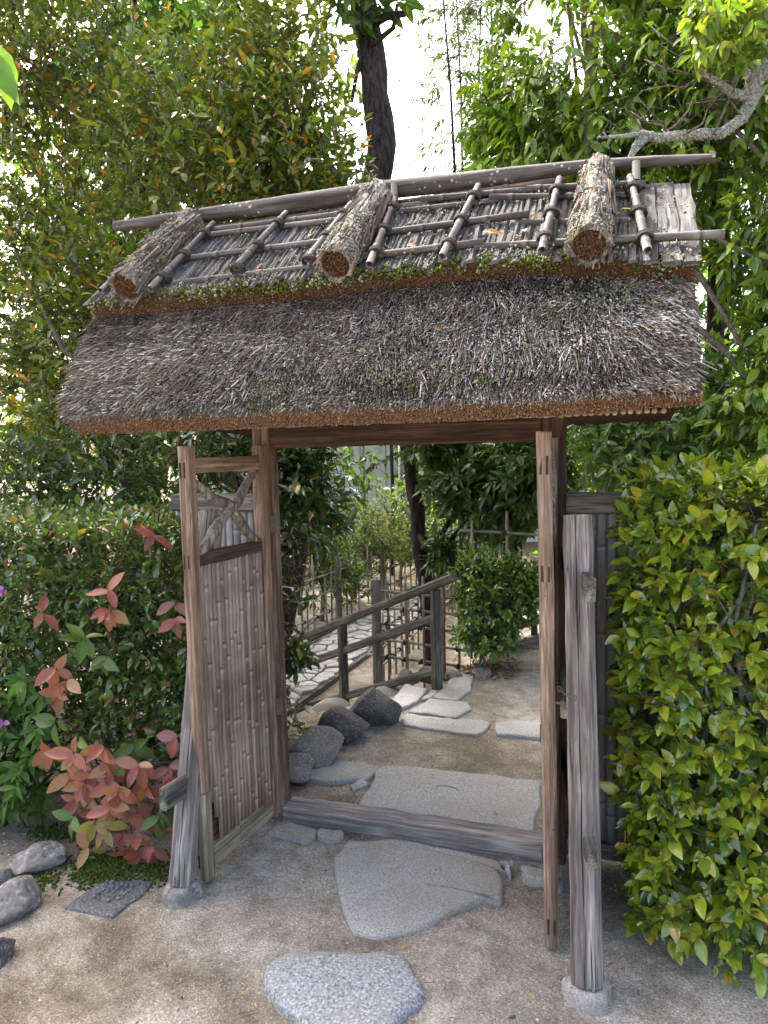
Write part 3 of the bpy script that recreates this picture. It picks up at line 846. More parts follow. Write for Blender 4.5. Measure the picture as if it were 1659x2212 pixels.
def thatch_straw():
    rng = np.random.default_rng(8)
    N = 76000
    b = rng.random(N); t = rng.random(N)
    y0, z0, y1, z1 = -.652, 1.725, -.372, 2.115
    bulge = .018 * np.sin(np.pi * b)
    nrm = unit((0, z0 - z1, -(y0 - y1))) ; nrm = unit((0, -(z1 - z0), (y1 - y0)))
    y = y0 + (y1 - y0) * b; z = z0 + (z1 - z0) * b
    XLz = xl(z) - .004
    x = XLz + (XR - .022 - XLz) * t
    z = z + np.where(z > 2.0, droop(x, .045), 0)
    cl = fbm(x, b * .5, 71, 22.); lump = fbm(x, b * .7, 3, 5.) * .020 + cl * .007
    p = np.stack([x, y, z], 1) + nrm[None] * (rng.uniform(-.012, .010, N) + bulge + lump)[:, None]
    down = unit((0, y0 - y1, z0 - z1))
    el = np.clip((XLz + .55 - x) / .55, 0, 1) ** 1.3; er = np.clip((x - XR + .38) / .38, 0, 1) ** 1.3
    lat = -1.15 * el * (1 - .45 * b) + .8 * er + rng.normal(0, .22, N) + .25 * fbm(x, b, 7, 4.) + .45 * fbm(x, b * .5, 73, 18.)
    stub = rng.random(N) < .78
    out = np.where(stub, rng.uniform(.35, 1.15, N), rng.uniform(-.02, .3, N))
    d = down[None] + np.stack([lat, np.zeros(N), np.zeros(N)], 1) + nrm[None] * out[:, None] + rng.normal(0, .06, (N, 3))
    d /= np.linalg.norm(d, axis=1, keepdims=True)
    L = np.minimum(np.where(stub, rng.uniform(.010, .028, N), rng.uniform(.03, .07, N)), b * .46 + .012); r = rng.uniform(.0010, .0022, N) * (1 + .5 * (rng.random(N) < .12))
    lng = (rng.random(N) < .02) & (b > .2); L[lng] *= 1.8
    pale = np.clip(.34 + .42 * fbm(x, b * .6, 11, 3.) + .22 * np.exp(-((x - 1.15) / .45) ** 2) * (b > .2) - .2 * (x < .1) - .25 * (b > .82) * (x > .4), .05, .85)
    u = rng.random(N)
    cols = np.empty((N, 3))
    cols[:] = (.17, .142, .124)
    cols[u < pale] = (.40, .385, .37)
    dk = rng.random(N) < .2; cols[dk] = (.055, .043, .037)
    br = rng.random(N) < .10; cols[br] = (.20, .135, .085)
    ye = rng.random(N) < .012; cols[ye] = (.48, .36, .20)
    mo = (fbm(x, b, 17, 4.) + .35 * (b < .25) * (x < .9) - .42 > rng.random(N) * .5); cols[mo] = cols[mo] * .35 + np.array((.085, .095, .04)) * .65
    dkp = np.clip(1 - .75 * np.clip(fbm(x * 1.2, b * 1.5, 41, 3.5) - .15, 0, 1) - .35 * (b > .86) * (x < 1.3), .25, 1)
    cols *= rng.uniform(.55, 1.35, (N, 1)) * dkp[:, None] * np.clip(1 + .55 * cl, .4, 1.6)[:, None]
    prisms('straw', p, d, L, r, cols, M['straw'], ROOF, 4)
    # cut ends: eave lip and the lip below the ridge cap
    for k, (ya, za, yb, zb, n_, dr, dk_) in enumerate(((-.652, 1.722, -.610, 1.676, 17000, 0, 1.), (-.372, 2.108, -.425, 2.160, 13000, 1, .75))):
        t = rng.random(n_); e = rng.random(n_)
        y = ya + (yb - ya) * e; z = za + (zb - za) * e
        x = xl(z) + (XR - xl(z)) * t
        if dr: z = z + droop(x)
        else: z = z - droop(x, .02) * (z < 1.71)
        nn = unit((0, -.85, -.55)) if not dr else unit((0, -.9, -.35))
        p = np.stack([x, y, z], 1)
        d = nn[None] + rng.normal(0, .22, (n_, 3)); d /= np.linalg.norm(d, axis=1, keepdims=True)
        c = np.array((.225, .122, .064)) * rng.uniform(.4, 1.3, (n_, 1)) * dk_
        c[rng.random(n_) < .06] = (.42, .29, .15)
        gr = rng.random(n_) < .14; c[gr] = np.array((.17, .15, .135)) * rng.uniform(.5, 1.2, (gr.sum(), 1))
        hol = np.clip(fbm(x, z * 3, 21 + k, 5.) - .38, 0, 1) * 2.5
        c *= (1 - .75 * np.clip(hol, 0, 1))[:, None]
        prisms('cut_straw', p - d * .012, d, rng.uniform(.010, .021, n_), rng.uniform(.0011, .0019, n_), c, M['straw'], ROOF, 4, .95)
    # ragged fringe hanging at the eave
    n_ = 900
    t = rng.random(n_); x = xl(1.7) + (XR - xl(1.7)) * t
    p = np.stack([x, np.full(n_, -.645), np.full(n_, 1.728)], 1) + rng.normal(0, .006, (n_, 3))
    d = np.stack([rng.normal(0, .35, n_), np.full(n_, -.75), np.full(n_, -.8)], 1) + rng.normal(0, .1, (n_, 3)); d /= np.linalg.norm(d, axis=1, keepdims=True)
    c = np.where(rng.random((n_, 1)) < .5, np.array([[.12, .095, .085]]), np.array([[.3, .28, .27]])) * rng.uniform(.6, 1.2, (n_, 1))
    prisms('straw', p, d, rng.uniform(.006, .02, n_), rng.uniform(.0015, .0028, n_), c, M['straw'], ROOF, 4)
thatch_straw()

def blobs(name, p, r, col, parent, kind='stuff', stretch=None):
    """tiny faceted lumps of moss or lichen"""
    o = np.array([(1, 0, 0), (0, 1, 0), (-1, 0, 0), (0, -1, 0), (0, 0, 1.), (0, 0, -1.)])
    tr = np.array([(0, 1, 4), (1, 2, 4), (2, 3, 4), (3, 0, 4), (1, 0, 5), (2, 1, 5), (3, 2, 5), (0, 3, 5)])
    N = len(p); rng = np.random.default_rng(N)
    s = r[:, None, None] * (1 + rng.uniform(-.4, .4, (N, 6, 1)))
    v = p[:, None] + o[None] * s * (1 if stretch is None else np.array(stretch)[None, None])
    q = rng.uniform(0, 6.3, N); ca, sa = np.cos(q)[:, None], np.sin(q)[:, None]
    dv = v - p[:, None]; v = p[:, None] + np.stack([dv[..., 0] * ca - dv[..., 1] * sa, dv[..., 0] * sa + dv[..., 1] * ca, dv[..., 2]], -1)
    tris = ((np.arange(N) * 6)[:, None, None] + tr[None]).reshape(-1, 3)
    c = np.repeat(np.concatenate([col, np.ones((N, 1))], 1)[:, None], 6, 1).reshape(-1, 4)
    return link(name, np_mesh(name, v.reshape(-1, 3), np.zeros((0, 4)), tris, c), M['lichen'], parent, None, kind)

def roof_lichen():
    rng = np.random.default_rng(12)
    P, R_, C_ = [], [], []
    y0, z0, y1, z1 = -.652, 1.725, -.372, 2.115
    nrm = unit((0, -(z1 - z0), (y1 - y0)))
    spots = [(.33, .15, .05, 40), (.48, .12, .06, 40), (.62, .18, .05, 30), (.76, .18, .05, 40), (.7, .5, .05, 20), (1.42, .72, .07, 60), (1.25, .75, .05, 25), (.9, .72, .12, 40), (1.0, .2, .05, 25), (.45, .55, .05, 16), (-.1, .1, .1, 40), (1.3, .15, .06, 20), (.05, .6, .15, 30), (.6, .3, .3, 60), (1.1, .35, .2, 40)]
    for cx, cb, sp, n in spots:
        for k in range(n):
            x = cx + rng.normal(0, sp); b = np.clip(cb + rng.normal(0, sp * 1.6), 0, 1)
            c = V((x, y0 + (y1 - y0) * b, z0 + (z1 - z0) * b)) + nrm * (.018 * math.sin(math.pi * b) + .012)
            if x < -.4 or x > 1.58: continue
            g = rng.random()
            col = np.array((.20, .205, .14)) * rng.uniform(.5, 1.15) if g < .88 else np.array((.07, .095, .03)) * rng.uniform(.7, 1.3)
            for j in range(rng.integers(4, 11)):
                P.append(c + rng.normal(0, .006, 3)); R_.append(rng.uniform(.002, .0052)); C_.append(col * rng.uniform(.7, 1.2))
    # moss along the edge of the ridge cap
    for k in range(620):
        x = rng.uniform(-.5, 1.6); m_ = fbm(x, x * 0, 31, 5.) + .5 * math.exp(-((x - .85) / .3) ** 2)
        if rng.random() > .35 + m_ * .7: continue
        c = V((x, -.430 + rng.normal(0, .008), 2.166 + float(droop(x)) + rng.normal(-.004, .010)))
        g = rng.random() < .62
        col = np.array((.10, .125, .022)) if g else np.array((.25, .27, .16))
        for j in range(9):
            P.append(c + rng.normal(0, .008, 3)); R_.append(rng.uniform(.003, .0065)); C_.append(col * rng.uniform(.6, 1.25))
    # grey lichen over the bark cap
    for k in range(420):
        x = rng.uniform(-.5, 1.58); e = rng.random() ** 1.5
        if rng.random() > .45 + fbm(x, e, 33, 4.) * .8 + .35 * (x > 1.1): continue
        c = V((x, -.43 + .40 * e, 2.17 + .325 * e + float(droop(x)))) + V((0, -.62, .78)) * .012
        col = np.array((.27, .28, .20)) * rng.uniform(.6, 1.1)
        for j in range(8):
            P.append(c + rng.normal(0, .009, 3)); R_.append(rng.uniform(.002, .0048)); C_.append(col * rng.uniform(.7, 1.2))
    blobs('lichen', np.array(P), np.array(R_), np.array(C_), ROOF)
roof_lichen()

CAPN = unit((0, -.64, .77))
def cap(x, e, off=0.):
    """point on the bark ridge cap: e 0 at its lower edge, 1 at the ridge"""
    return V((x, -.432 + .402 * e, 2.166 + .326 * e + float(droop(x)))) + CAPN * off
def bark_strips():
    rng = np.random.default_rng(14)
    protos = []
    for k in range(10):
        n = 6; L = 1.0; mb = MB(); vs = []
        for i in range(n + 1):
            t = i / n; w = .5 + rng.normal(0, .06); h = rng.uniform(.5, 1.)
            vs += [(-w, 0, t), (-w * .55, h, t), (w * .4 + rng.normal(0, .1), h * rng.uniform(.7, 1.1), t), (w, 0, t)]
        fs = [(i * 4 + j, i * 4 + j + 1, i * 4 + j + 5, i * 4 + j + 4) for i in range(n) for j in range(3)] + [(0, 3, 2, 1), (n * 4, n * 4 + 1, n * 4 + 2, n * 4 + 3)]
        mb.add(vs, [f[::-1] for f in fs]); me = mb.mesh('bark_strip'); me.materials.append(M['bark_strip']); protos.append(me)
    x = -.51; i = 0
    while x < 1.585:
        w = rng.uniform(.012, .026)
        e0 = rng.uniform(-.06, .04); brk = rng.uniform(.35, .75)
        for (a, b, up) in ((brk - .06, 1.02, .001), (e0, brk, .0045)):
            p0, p1 = cap(x + w / 2, a, up), cap(x + w / 2 + rng.normal(0, .004), b, up * .5)
            L = np.linalg.norm(p1 - p0)
            mt = frame_matrix(p0, p1, CAPN) @ Matrix.Diagonal((w * 1.05, rng.uniform(.006, .022), L, 1))
            link('bark_strip', protos[i % 10], None, ROOF, mt); i += 1
        x += w
bark_strips()
# right-hand end boards of bark, flush and wider
for k, x in enumerate((1.46, 1.52, 1.572)):
    timber('bark_board', tuple(cap(x, -.07, .012)), tuple(cap(x, 1.0, .012)), .050, .010, M['bark_board'], ROOF, ref=CAPN, seed=60 + k, wob=.003)

# bamboo lattice lashed over the cap
def roof_bamboo():
    rng = np.random.default_rng(15)
    rows = [(.13, .022, -.15, 1.66, .0118), (.47, .022, -.42, 1.45, .0118), (.83, .022, -.42, 1.44, .0115), (.95, .026, -.50, 1.46, .0118)]
    for k, (e, off, x0, x1, r) in enumerate(rows):
        cuts = [x0, .42 + .1 * k, .98 + .12 * (k % 2), x1]
        for j in range(3):
            a, b = cuts[j] - (.03 if j else 0), cuts[j + 1]
            w0, w1 = rng.normal(0, .006, 2)
            bamboo('bamboo_pole', tuple(cap(a, e, off + w0 * .5) + V((0, 0, w0))), tuple(cap(b, e, off + w1 * .5) + V((0, 0, w1))), r * rng.uniform(.88, 1.08), M['bamboo_grey'], ROOF, .2, 10, seed=300 + k * 10 + j, taper=rng.uniform(.85, 1.1))
    xs = [-.19, .11, .385, .63, .865, 1.165, 1.455]
    for j, x in enumerate(xs):
        tilt = rng.normal(0, .035)
        lo = -.06 if j not in (1, 2) else .12
        p0, p1 = cap(x, lo, .042), cap(x + tilt, 1.0, .042)
        bamboo('bamboo_pole', tuple(p0), tuple(p1), .0125, M['bamboo_grey'], ROOF, .16, 10, seed=350 + j, taper=.9, ref=(1, 0, 0))
        ax = p1 - p0
        for e in (.13, .47, .83):
            if e < lo: continue
            rope_tie('rope_tie', cap(x + tilt * e, e, .034), ax, (1, 0, 0), .020, ROOF, 400 + j * 4 + int(e * 10))
    # bark rolls across the ridge
    for j, x in enumerate((-.29, .515, 1.297)):
        a, b = cap(x + .012, 1.02, .06), cap(x, -.05, .052)
        ax = unit(b - a); n = 22; L = np.linalg.norm(b - a)
        r0 = .058
        u_ = unit(np.cross(ax, V((1, 0, 0)))); w_ = np.cross(ax, u_)
        vs, fs = [], []
        ns = 16
        rad = r0 * (1 + rng.normal(0, .05, n)); 
        for i in range(ns + 1):
            t = i / ns
            for k in range(n):
                an = 2 * math.pi * k / n
                rr = rad[k] * (1 - .12 * (1 - t)) * (1 + rng.normal(0, .018)) * (1 + .08 * math.sin(k * 5.1 + j))
                for g in (.22, .55, .8):
                    rr *= 1 - .07 * math.exp(-((t - g) / .03) ** 2)
                vs.append(a + ax * L * t * (1 + .012 * math.sin(k * 2.3)) + u_ * math.cos(an) * rr + w_ * math.sin(an) * rr)
        for i in range(ns):
            for k in range(n): fs.append((i * n + k, i * n + (k + 1) % n, (i + 1) * n + (k + 1) % n, (i + 1) * n + k))
        fs.append(tuple(range(n)))
        b0 = len(vs)
        for (t, s) in ((1.0, .82), (.965, .78)):
            for k in range(n):
                an = 2 * math.pi * k / n; vs.append(a + ax * L * t + (u_ * math.cos(an) + w_ * math.sin(an)) * r0 * s)
        for k in range(n):
            k2 = (k + 1) % n
            fs.append((ns * n + k, ns * n + k2, b0 + k2, b0 + k)); fs.append((b0 + k, b0 + k2, b0 + n + k2, b0 + n + k))
        fs.append(tuple(b0 + n + k for k in range(n)))
        mb = MB(); mb.add(vs, fs); mb.build('bark_roll', M['bark_roll'], ROOF)
        # shaggy bark shreds along the roll
        N = 560; tt = rng.random(N) * .95; an = rng.uniform(0, 6.3, N)
        rr_ = r0 * (1 - .12 * (1 - tt)) * rng.uniform(.96, 1.05, N)
        sp_ = a + ax * (L * tt)[:, None] + (u_ * np.cos(an)[:, None] + w_ * np.sin(an)[:, None]) * rr_[:, None]
        sdir = ax[None] + rng.normal(0, .07, (N, 3)); sdir /= np.linalg.norm(sdir, axis=1, keepdims=True)
        sc_ = np.where(rng.random((N, 1)) < .5, np.array([[.215, .185, .16]]), np.array([[.10, .075, .056]])) * rng.uniform(.5, 1.3, (N, 1)); sc_[rng.random(N) < .1] = (.36, .22, .13)
        prisms('bark_shred', sp_, sdir, np.minimum(rng.uniform(.05, .16, N), (rng.uniform(.97, 1.07, N) - tt) * L), rng.uniform(.0022, .0048, N), sc_, M['straw'], ROOF, 4, .7)
        N = 420; q = rng.random(N) ** .5 * r0 * .8; an = rng.uniform(0, 6.3, N)
        p = a + ax * L * .962 + u_ * (q * np.cos(an))[:, None] + w_ * (q * np.sin(an))[:, None]
        d = ax[None] + rng.normal(0, .15, (N, 3)); d /= np.linalg.norm(d, axis=1, keepdims=True)
        c = np.array((.16, .085, .045)) * rng.uniform(.2, 1.2, (N, 1))
        prisms('cut_straw', p, d, rng.uniform(.006, .022, N), rng.uniform(.0016, .0028, N), c, M['straw'], ROOF, 4, .95)
        for g in (.2, .24, .54, .58, .8):
            mb = MB(); c0 = a + ax * L * g
            mb.tube([c0 + (u_ * math.cos(t) + w_ * math.sin(t)) * r0 * (.99 - .1 * (1 - g)) + ax * .008 * math.sin(t + j + g * 9) for t in np.linspace(0, 6.29, 19)], .003, 5, False)
            mb.build('rope', M['rope'], ROOF, True)
        # grey lichen tufts, thickest at the lower end
        K = 1300; t = rng.random(K) ** .55; an = rng.uniform(-1.4, 1.4, K) + math.pi
        P = a + ax * (L * t)[:, None] + (u_ * np.cos(an)[:, None] + w_ * np.sin(an)[:, None]) * r0 * 1.05
        if (u_[2] * math.cos(math.pi)) < 0: P = a + ax * (L * t)[:, None] + (u_ * np.cos(an + math.pi)[:, None] + w_ * np.sin(an + math.pi)[:, None]) * r0 * 1.05
        keep = fbm(P[:, 0] * 3, t * 3, 51 + j, 6.) > .12 - .55 * (t > .72)
        P = P[keep]
        blobs('lichen', P + rng.normal(0, .003, P.shape), rng.uniform(.002, .0055, len(P)), np.array((.25, .24, .185)) * rng.uniform(.5, 1.15, (len(P), 1)), ROOF)
    # ridge pole and the forked pegs that hold it
    px = [-.70, -.35, .08, .53, .83, 1.05, 1.27, 1.48, 1.676]
    pz = [2.588, 2.582, 2.575, 2.577, 2.566, 2.563, 2.558, 2.543, 2.525]
    pr = [.021, .028, .035, .034, .0325, .027, .021, .018, .0145]
    X = np.linspace(-.70, 1.676, 90); vs, fs = [], []; n = 14
    nodes = [-.45, -.16, .14, .44, .74, 1.02, 1.28, 1.5]
    for x in X:
        r = np.interp(x, px, pr) * (1 + .06 * sum(math.exp(-((x - q) / .012) ** 2) for q in nodes)); z = np.interp(x, px, pz)
        vs += [(x, math.cos(2 * math.pi * k / n) * r, z + math.sin(2 * math.pi * k / n) * r) for k in range(n)]
    # local z must run along the pole for the grain: build around x then turn
    fs = [(i * n + k, i * n + (k + 1) % n, (i + 1) * n + (k + 1) % n, (i + 1) * n + k) for i in range(89) for k in range(n)]
    fs += [tuple(range(n - 1, -1, -1)), tuple(89 * n + k for k in range(n))]
    mb = MB(); mb.add([(-(z - 2.56), y, x) for x, y, z in vs], fs)
    me = mb.mesh('ridge_pole'); me.polygons.foreach_set('use_smooth', [len(p.vertices) == 4 for p in me.polygons])
    mt = Matrix(((0, 0, 1, 0), (0, 1, 0, 0), (-1, 0, 0, 2.56), (0, 0, 0, 1)))
    link('ridge_pole', me, M['bamboo_ridge'], ROOF, mt)
    bamboo('ridge_pole', (-.5, .035, 2.525), (1.55, .035, 2.46), .018, M['bamboo_grey'], ROOF, .25, 10, seed=399)
    bamboo('ridge_pole', (-.45, -.02, 2.505), (1.2, -.03, 2.50), .022, M['wood_dark'], ROOF, .25, 10, seed=398)
    for x in (.585, 1.43):
        bamboo('peg', (x, -.055, 2.47), (x, -.05, 2.575 + float(droop(x))), .013, M['bamboo_grey'], ROOF, .3, 10, seed=390)
    for x in (-.30, .50, 1.285):
        r = np.interp(x, px, pr) * 1.06; z = np.interp(x, px, pz)
        for dx in (-.025, .02):
            mb = MB(); mb.tube([(x + dx + .01 * math.sin(t), math.cos(t) * r, z + math.sin(t) * r * 1.02) for t in np.linspace(0, 6.29, 17)], .0028, 5, False)
            mb.build('rope', M['rope'], ROOF, True)
    # loose vertical bamboo showing under the left end of the ridge pole
    bamboo('bamboo_pole', tuple(cap(-.44, .05, .03)), tuple(cap(-.42, 1.02, .03)), .012, M['bamboo_grey'], ROOF, .2, 10, seed=371)
roof_bamboo()
# flat bamboo lining under the eaves
me = bamboo_mesh('lining_rod', .60, .0075, .3, 7, seed=5, hollow=False)
me.materials.append(M['bamboo_under'])
rng = np.random.default_rng(16)
for i in range(92):
    x = -.38 + i * .0206
    if -.07 < x < .06 or 1.09 < x < 1.21: pass
    link('lining_rod', me, None, ROOF, frame_matrix((x + rng.normal(0, .001), -.60, 1.683 + rng.normal(0, .0012)), (x, 0.0, 1.712), (0, 0, 1)))

# fallen leaves caught on the roof
def roof_leaf_spots():
    return [(cap(.20, .2, .03), 1), (cap(.0, .12, .02), 1), (cap(.72, .22, .03), 1), (cap(.98, .24, .03), 1), (cap(1.02, .22, .035), 1), (cap(.30, .6, .02), 2), (cap(1.38, .55, .03), 3), (cap(1.36, .62, .025), 2), (cap(1.1, .25, .03), 2),
            (cap(.07, .2, .03), 2), (V((.62, -.565, 1.905)), 2), (V((1.3, -.53, 1.935)), 1), (V((.88, -.52, 1.95)), 2)]

# ---- wing fences of flattened bamboo on both sides
def wing(x0, x1, lb, seed):
    e = empty('wing_fence', ((x0 + x1) / 2, .045, 0))
    n = int(abs(x1 - x0) / .036); rng = np.random.default_rng(seed)
    timber('cap_rail', (x0, .045, 1.385), (x1, .045, 1.385), .075, .06, M['wood_grey'], e, seed=seed)
    timber('back_rail', (x0, .075, .75), (x1, .075, .75), .05, .03, M['wood_dark'], e, seed=seed + 1)
    timber('ground_rail', (x0, .045, .06), (x1, .045, .06), .06, .05, M['wood_grey'], e, seed=seed + 2)
    for i in range(n):
        x = min(x0, x1) + .018 + i * .036
        me = bamboo_mesh('bamboo_slat', 1.27, .0185, .30, 10, True, seed * 20 + i)
        link('bamboo_slat', me, M['bamboo_wing'], e, frame_matrix((x, .056, .085 + rng.uniform(0, .01)), (x, .056, 1.35), (0, -1, 0)))
    return tag(e, lb, 'fence', 'bamboo wing fences beside the gate')
wing(-.085, -.50, 'short pale bamboo wing fence behind the bamboo door', 81)
wing(1.197, 1.95, 'dark bamboo wing fence running behind the camellia hedge', 82)

# ------------------------------------------------------------------ garden behind the gate
def handrail():
    e = empty('handrail', (.23, 1.8, 0))
    A, B = V((-.615, 2.26, .30)), V((.231, 1.825, .70))
    u = B - A
    timber('post', (.235, 1.815, -.08), (.231, 1.825, .665), .075, .072, M['wood_rail'], e, ref=(u[0], u[1], 0), seed=1, ch=.28, hew=.015, taper=.92)
    timber('post', (-.613, 2.255, -.48), (-.615, 2.26, .285), .072, .07, M['wood_rail'], e, ref=(u[0], u[1], 0), seed=2, ch=.28, hew=.015)
    C = A - u * .85
    timber('post', (C[0], C[1], LOW - .05), (C[0], C[1], C[2]), .07, .07, M['wood_rail'], e, ref=(u[0], u[1], 0), seed=3, ch=.28)
    top = unit(np.cross(u, np.cross(V((0, 0, 1)), u)))
    for dz, a, b, w, d in ((0., -1.0, 1.17, .07, .055), (-.225, -1.0, .98, .045, .06), (-.585, -.95, .98, .045, .055)):
        timber('rail', tuple(A + u * a + V((0, 0, dz))), tuple(A + u * b + V((0, 0, dz))), w, d, M['wood_rail'], e, ref=top, seed=4 + int(-dz * 10), ch=.22, hew=.012)
    tag(e, 'weathered wooden handrail sloping down beside the garden steps', 'handrail')
handrail()

def lattice(name, label, a, b, rails, top, base, step, parent_seed, double=True, log=False, r=.011, posts=(), jitter=.03, mat='bamboo_fence'):
    """bamboo lattice fence from a to b (xy); rails = heights; uprights from base to top"""
    rng = np.random.default_rng(parent_seed)
    a, b = V(a), V(b); L = np.linalg.norm(b - a); u = (b - a) / L; n = V((-u[1], u[0]))
    e = empty(name, (a[0], a[1], base))
    for z in rails:
        w = rng.normal(0, .006, 2)
        bamboo('bamboo_rail', (*(a - u * .05), z + w[0]), (*(b + u * .05), z + w[1]), r * 1.1, M[mat], e, .24, 8, seed=int(abs(z) * 100) + parent_seed, taper=.85, hollow=False)
    k = int(L / step); i = 0
    protos = [bamboo_mesh('bamboo_upright', 1.0, r, .26, 8, seed=parent_seed + q, hollow=False) for q in range(5)]
    for p in protos: p.materials.append(M[mat])
    for i in range(k + 1):
        c = a + u * (i * L / max(k, 1)) + u * rng.normal(0, jitter * .5)
        for s in ((1, -1) if (double and i % 2 == 0) else (1,) if i % 4 == 1 else (-1,)):
            q = c + n * s * r * 2.1 + u * (0 if s > 0 else .035)
            zt = top + rng.normal(0, jitter)
            mt = frame_matrix((*q, base), (*(q + rng.normal(0, .008, 2)), zt), (u[0], u[1], 0)) @ Matrix.Diagonal((1, 1, zt - base, 1))
            link('bamboo_upright', protos[(i + (s > 0)) % 5], None, e, mt)
        for z in rails:
            if rng.random() < .8: rope_tie('rope_tie', (*c, z), (u[0], u[1], 0), (0, 0, 1), r * 1.35, e, i * 7 + int(abs(z) * 50), rng.random() < .4)
    for (t, w, h) in posts:
        c = a + u * t * L
        timber('post', (*c, base - .05), (*c, h), w, w, M['wood_grey'], e, ref=(u[0], u[1], 0), seed=int(t * 10), ch=.3, hew=.02)
    if log:
        bamboo('bottom_log', (*a, base + .03), (*b, base + .03), .04, M['wood_rail'], e, 1.2, 10, seed=9, hollow=False)
    return tag(e, label, 'fence', 'bamboo lattice fences in the garden')
lattice('lattice_fence', 'square bamboo lattice fence just behind the handrail', at(806, 1440, 5.75)[:2], at(1035, 1440, 5.3)[:2], (-.06, .075, .21, .34, .47), .60, -.42, .135, 11, posts=((.045, .075, .56),))
lattice('lattice_fence', 'dark bamboo lattice fence receding along the near side of the paved path', (-.57, 2.95), (-.62, 6.6), (-.28, -.13, .02), .13, -.47, .2, 12, mat='bamboo_fence')
lattice('lattice_fence', 'long bamboo fence along the far side of the paved path', (-1.92, 3.0), (-1.25, 9.2), (-.22, .0, .20), .36, -.48, .26, 13, log=True, posts=((.1, .06, .3), (.3, .06, .42), (.5, .06, .45)), jitter=.06)
lattice('lattice_fence', 'tall pale bamboo fence standing behind the round shrub', at(1010, 1420, 5.6)[:2], at(1190, 1420, 5.15)[:2], (.12, .32, .58, .95), 1.06, -.05, .24, 14, double=False)

def low_fence():
    p0, p1 = V((.60, 2.9, 0)), V((.98, 3.5, 0))
    e = empty('low_picket_fence', tuple(p0))
    for t in (0, .33, .66, 1.):
        c = p0 + (p1 - p0) * t
        timber('picket', (c[0], c[1], -.1), (c[0], c[1], .26), .05, .045, M['wood_rail'], e, seed=int(t * 9), ch=.2)
    timber('rail', (p0[0], p0[1], .16), (p1[0], p1[1], .16), .05, .03, M['wood_rail'], e, ref=(0, 0, 1), seed=5)
    timber('kerb_board', (p0[0] - .05, p0[1] - .1, .02), (p1[0], p1[1] - .05, .02), .08, .09, M['wood_grey'], e, ref=(0, 0, 1), seed=6)
    tag(e, 'low dark picket fence at the far right of the garden path', 'fence')
low_fence()

# crazy paving
def stone_path():
    rng = np.random.default_rng(21)
    ctr = [(-1.42, 1.6), (-1.33, 3.0), (-1.28, 4.2), (-1.15, 5.6), (-.95, 7.2)]
    ys = [c[1] for c in ctr]; xs = [c[0] for c in ctr]
    hw = .33
    def xy(s, t):
        y = 1.6 + s; return V((np.interp(y, ys, xs) + t * hw, y))
    e = empty('stone_path', (-1.3, 3.5, LOW)); tag(e, 'irregular crazy paving path of pale stones', kind='structure')
    mb = MB(); n = 40; zt = LOW + .045
    vs = []
    for i in range(n + 1):
        s = 5.6 * i / n
        l, r_ = xy(s, -1.02), xy(s, 1.02)
        vs += [(l[0], l[1], LOW - .1), (l[0], l[1], zt), (r_[0], r_[1], zt), (r_[0], r_[1], LOW - .1)]
    mb.add(vs, [(i * 4 + k, i * 4 + k + 1, i * 4 + k + 5, i * 4 + k + 4) for i in range(n) for k in range(3)])
    mb.build('path_bed', M['mortar'], e)
    # Voronoi cells in (s, t)
    cell = .145
    S = np.arange(-.2, 5.9, cell); T = np.arange(-hw - .3, hw + .31, cell)
    pts = np.array([(s + (cell / 2 if j % 2 else 0) + rng.uniform(-.055, .055), t + rng.uniform(-.055, .055)) for s in S for j, t in enumerate(T)])
    inside = np.where((pts[:, 0] > 0) & (pts[:, 0] < 5.6) & (np.abs(pts[:, 1]) < hw))[0]
    k = 0
    for i in inside:
        c = pts[i]; poly = [c + V(q) for q in ((-.3, -.3), (.3, -.3), (.3, .3), (-.3, .3))]
        nb = np.argsort(((pts - c) ** 2).sum(1))[1:13]
        cuts = [((c + pts[j]) / 2, unit(pts[j] - c), .0095) for j in nb]
        cuts += [(V((0, hw)), V((0, 1.)), 0.), (V((0, -hw)), V((0, -1.)), 0.)]
        for q, d, g in cuts:
            out = []
            for a in range(len(poly)):
                A, B = poly[a], poly[(a + 1) % len(poly)]
                da, db = (A - q) @ d + g, (B - q) @ d + g
                if da <= 0: out.append(A)
                if da * db < 0: out.append(A + (B - A) * da / (da - db))
            poly = out
            if len(poly) < 3: break
        if len(poly) < 3: continue
        k += 1
        W = [xy(p[0], p[1] / hw) for p in poly]; cc = sum(W) / len(W)
        h = zt + rng.uniform(.018, .034); m_ = len(W)
        vs = [(*(p + (p - cc) * .0), zt - .02) for p in W] + [(*(cc + (p - cc) * .985), h - .006) for p in W] + [(*(cc + (p - cc) * .84), h) for p in W]
        fs = [(r_ * m_ + q, r_ * m_ + (q + 1) % m_, (r_ + 1) * m_ + (q + 1) % m_, (r_ + 1) * m_ + q) for r_ in (0, 1) for q in range(m_)] + [tuple(2 * m_ + q for q in range(m_))]
        mb = MB(); mb.add(vs, fs); mb.build('paving_stone', M['paving'], e)
stone_path()

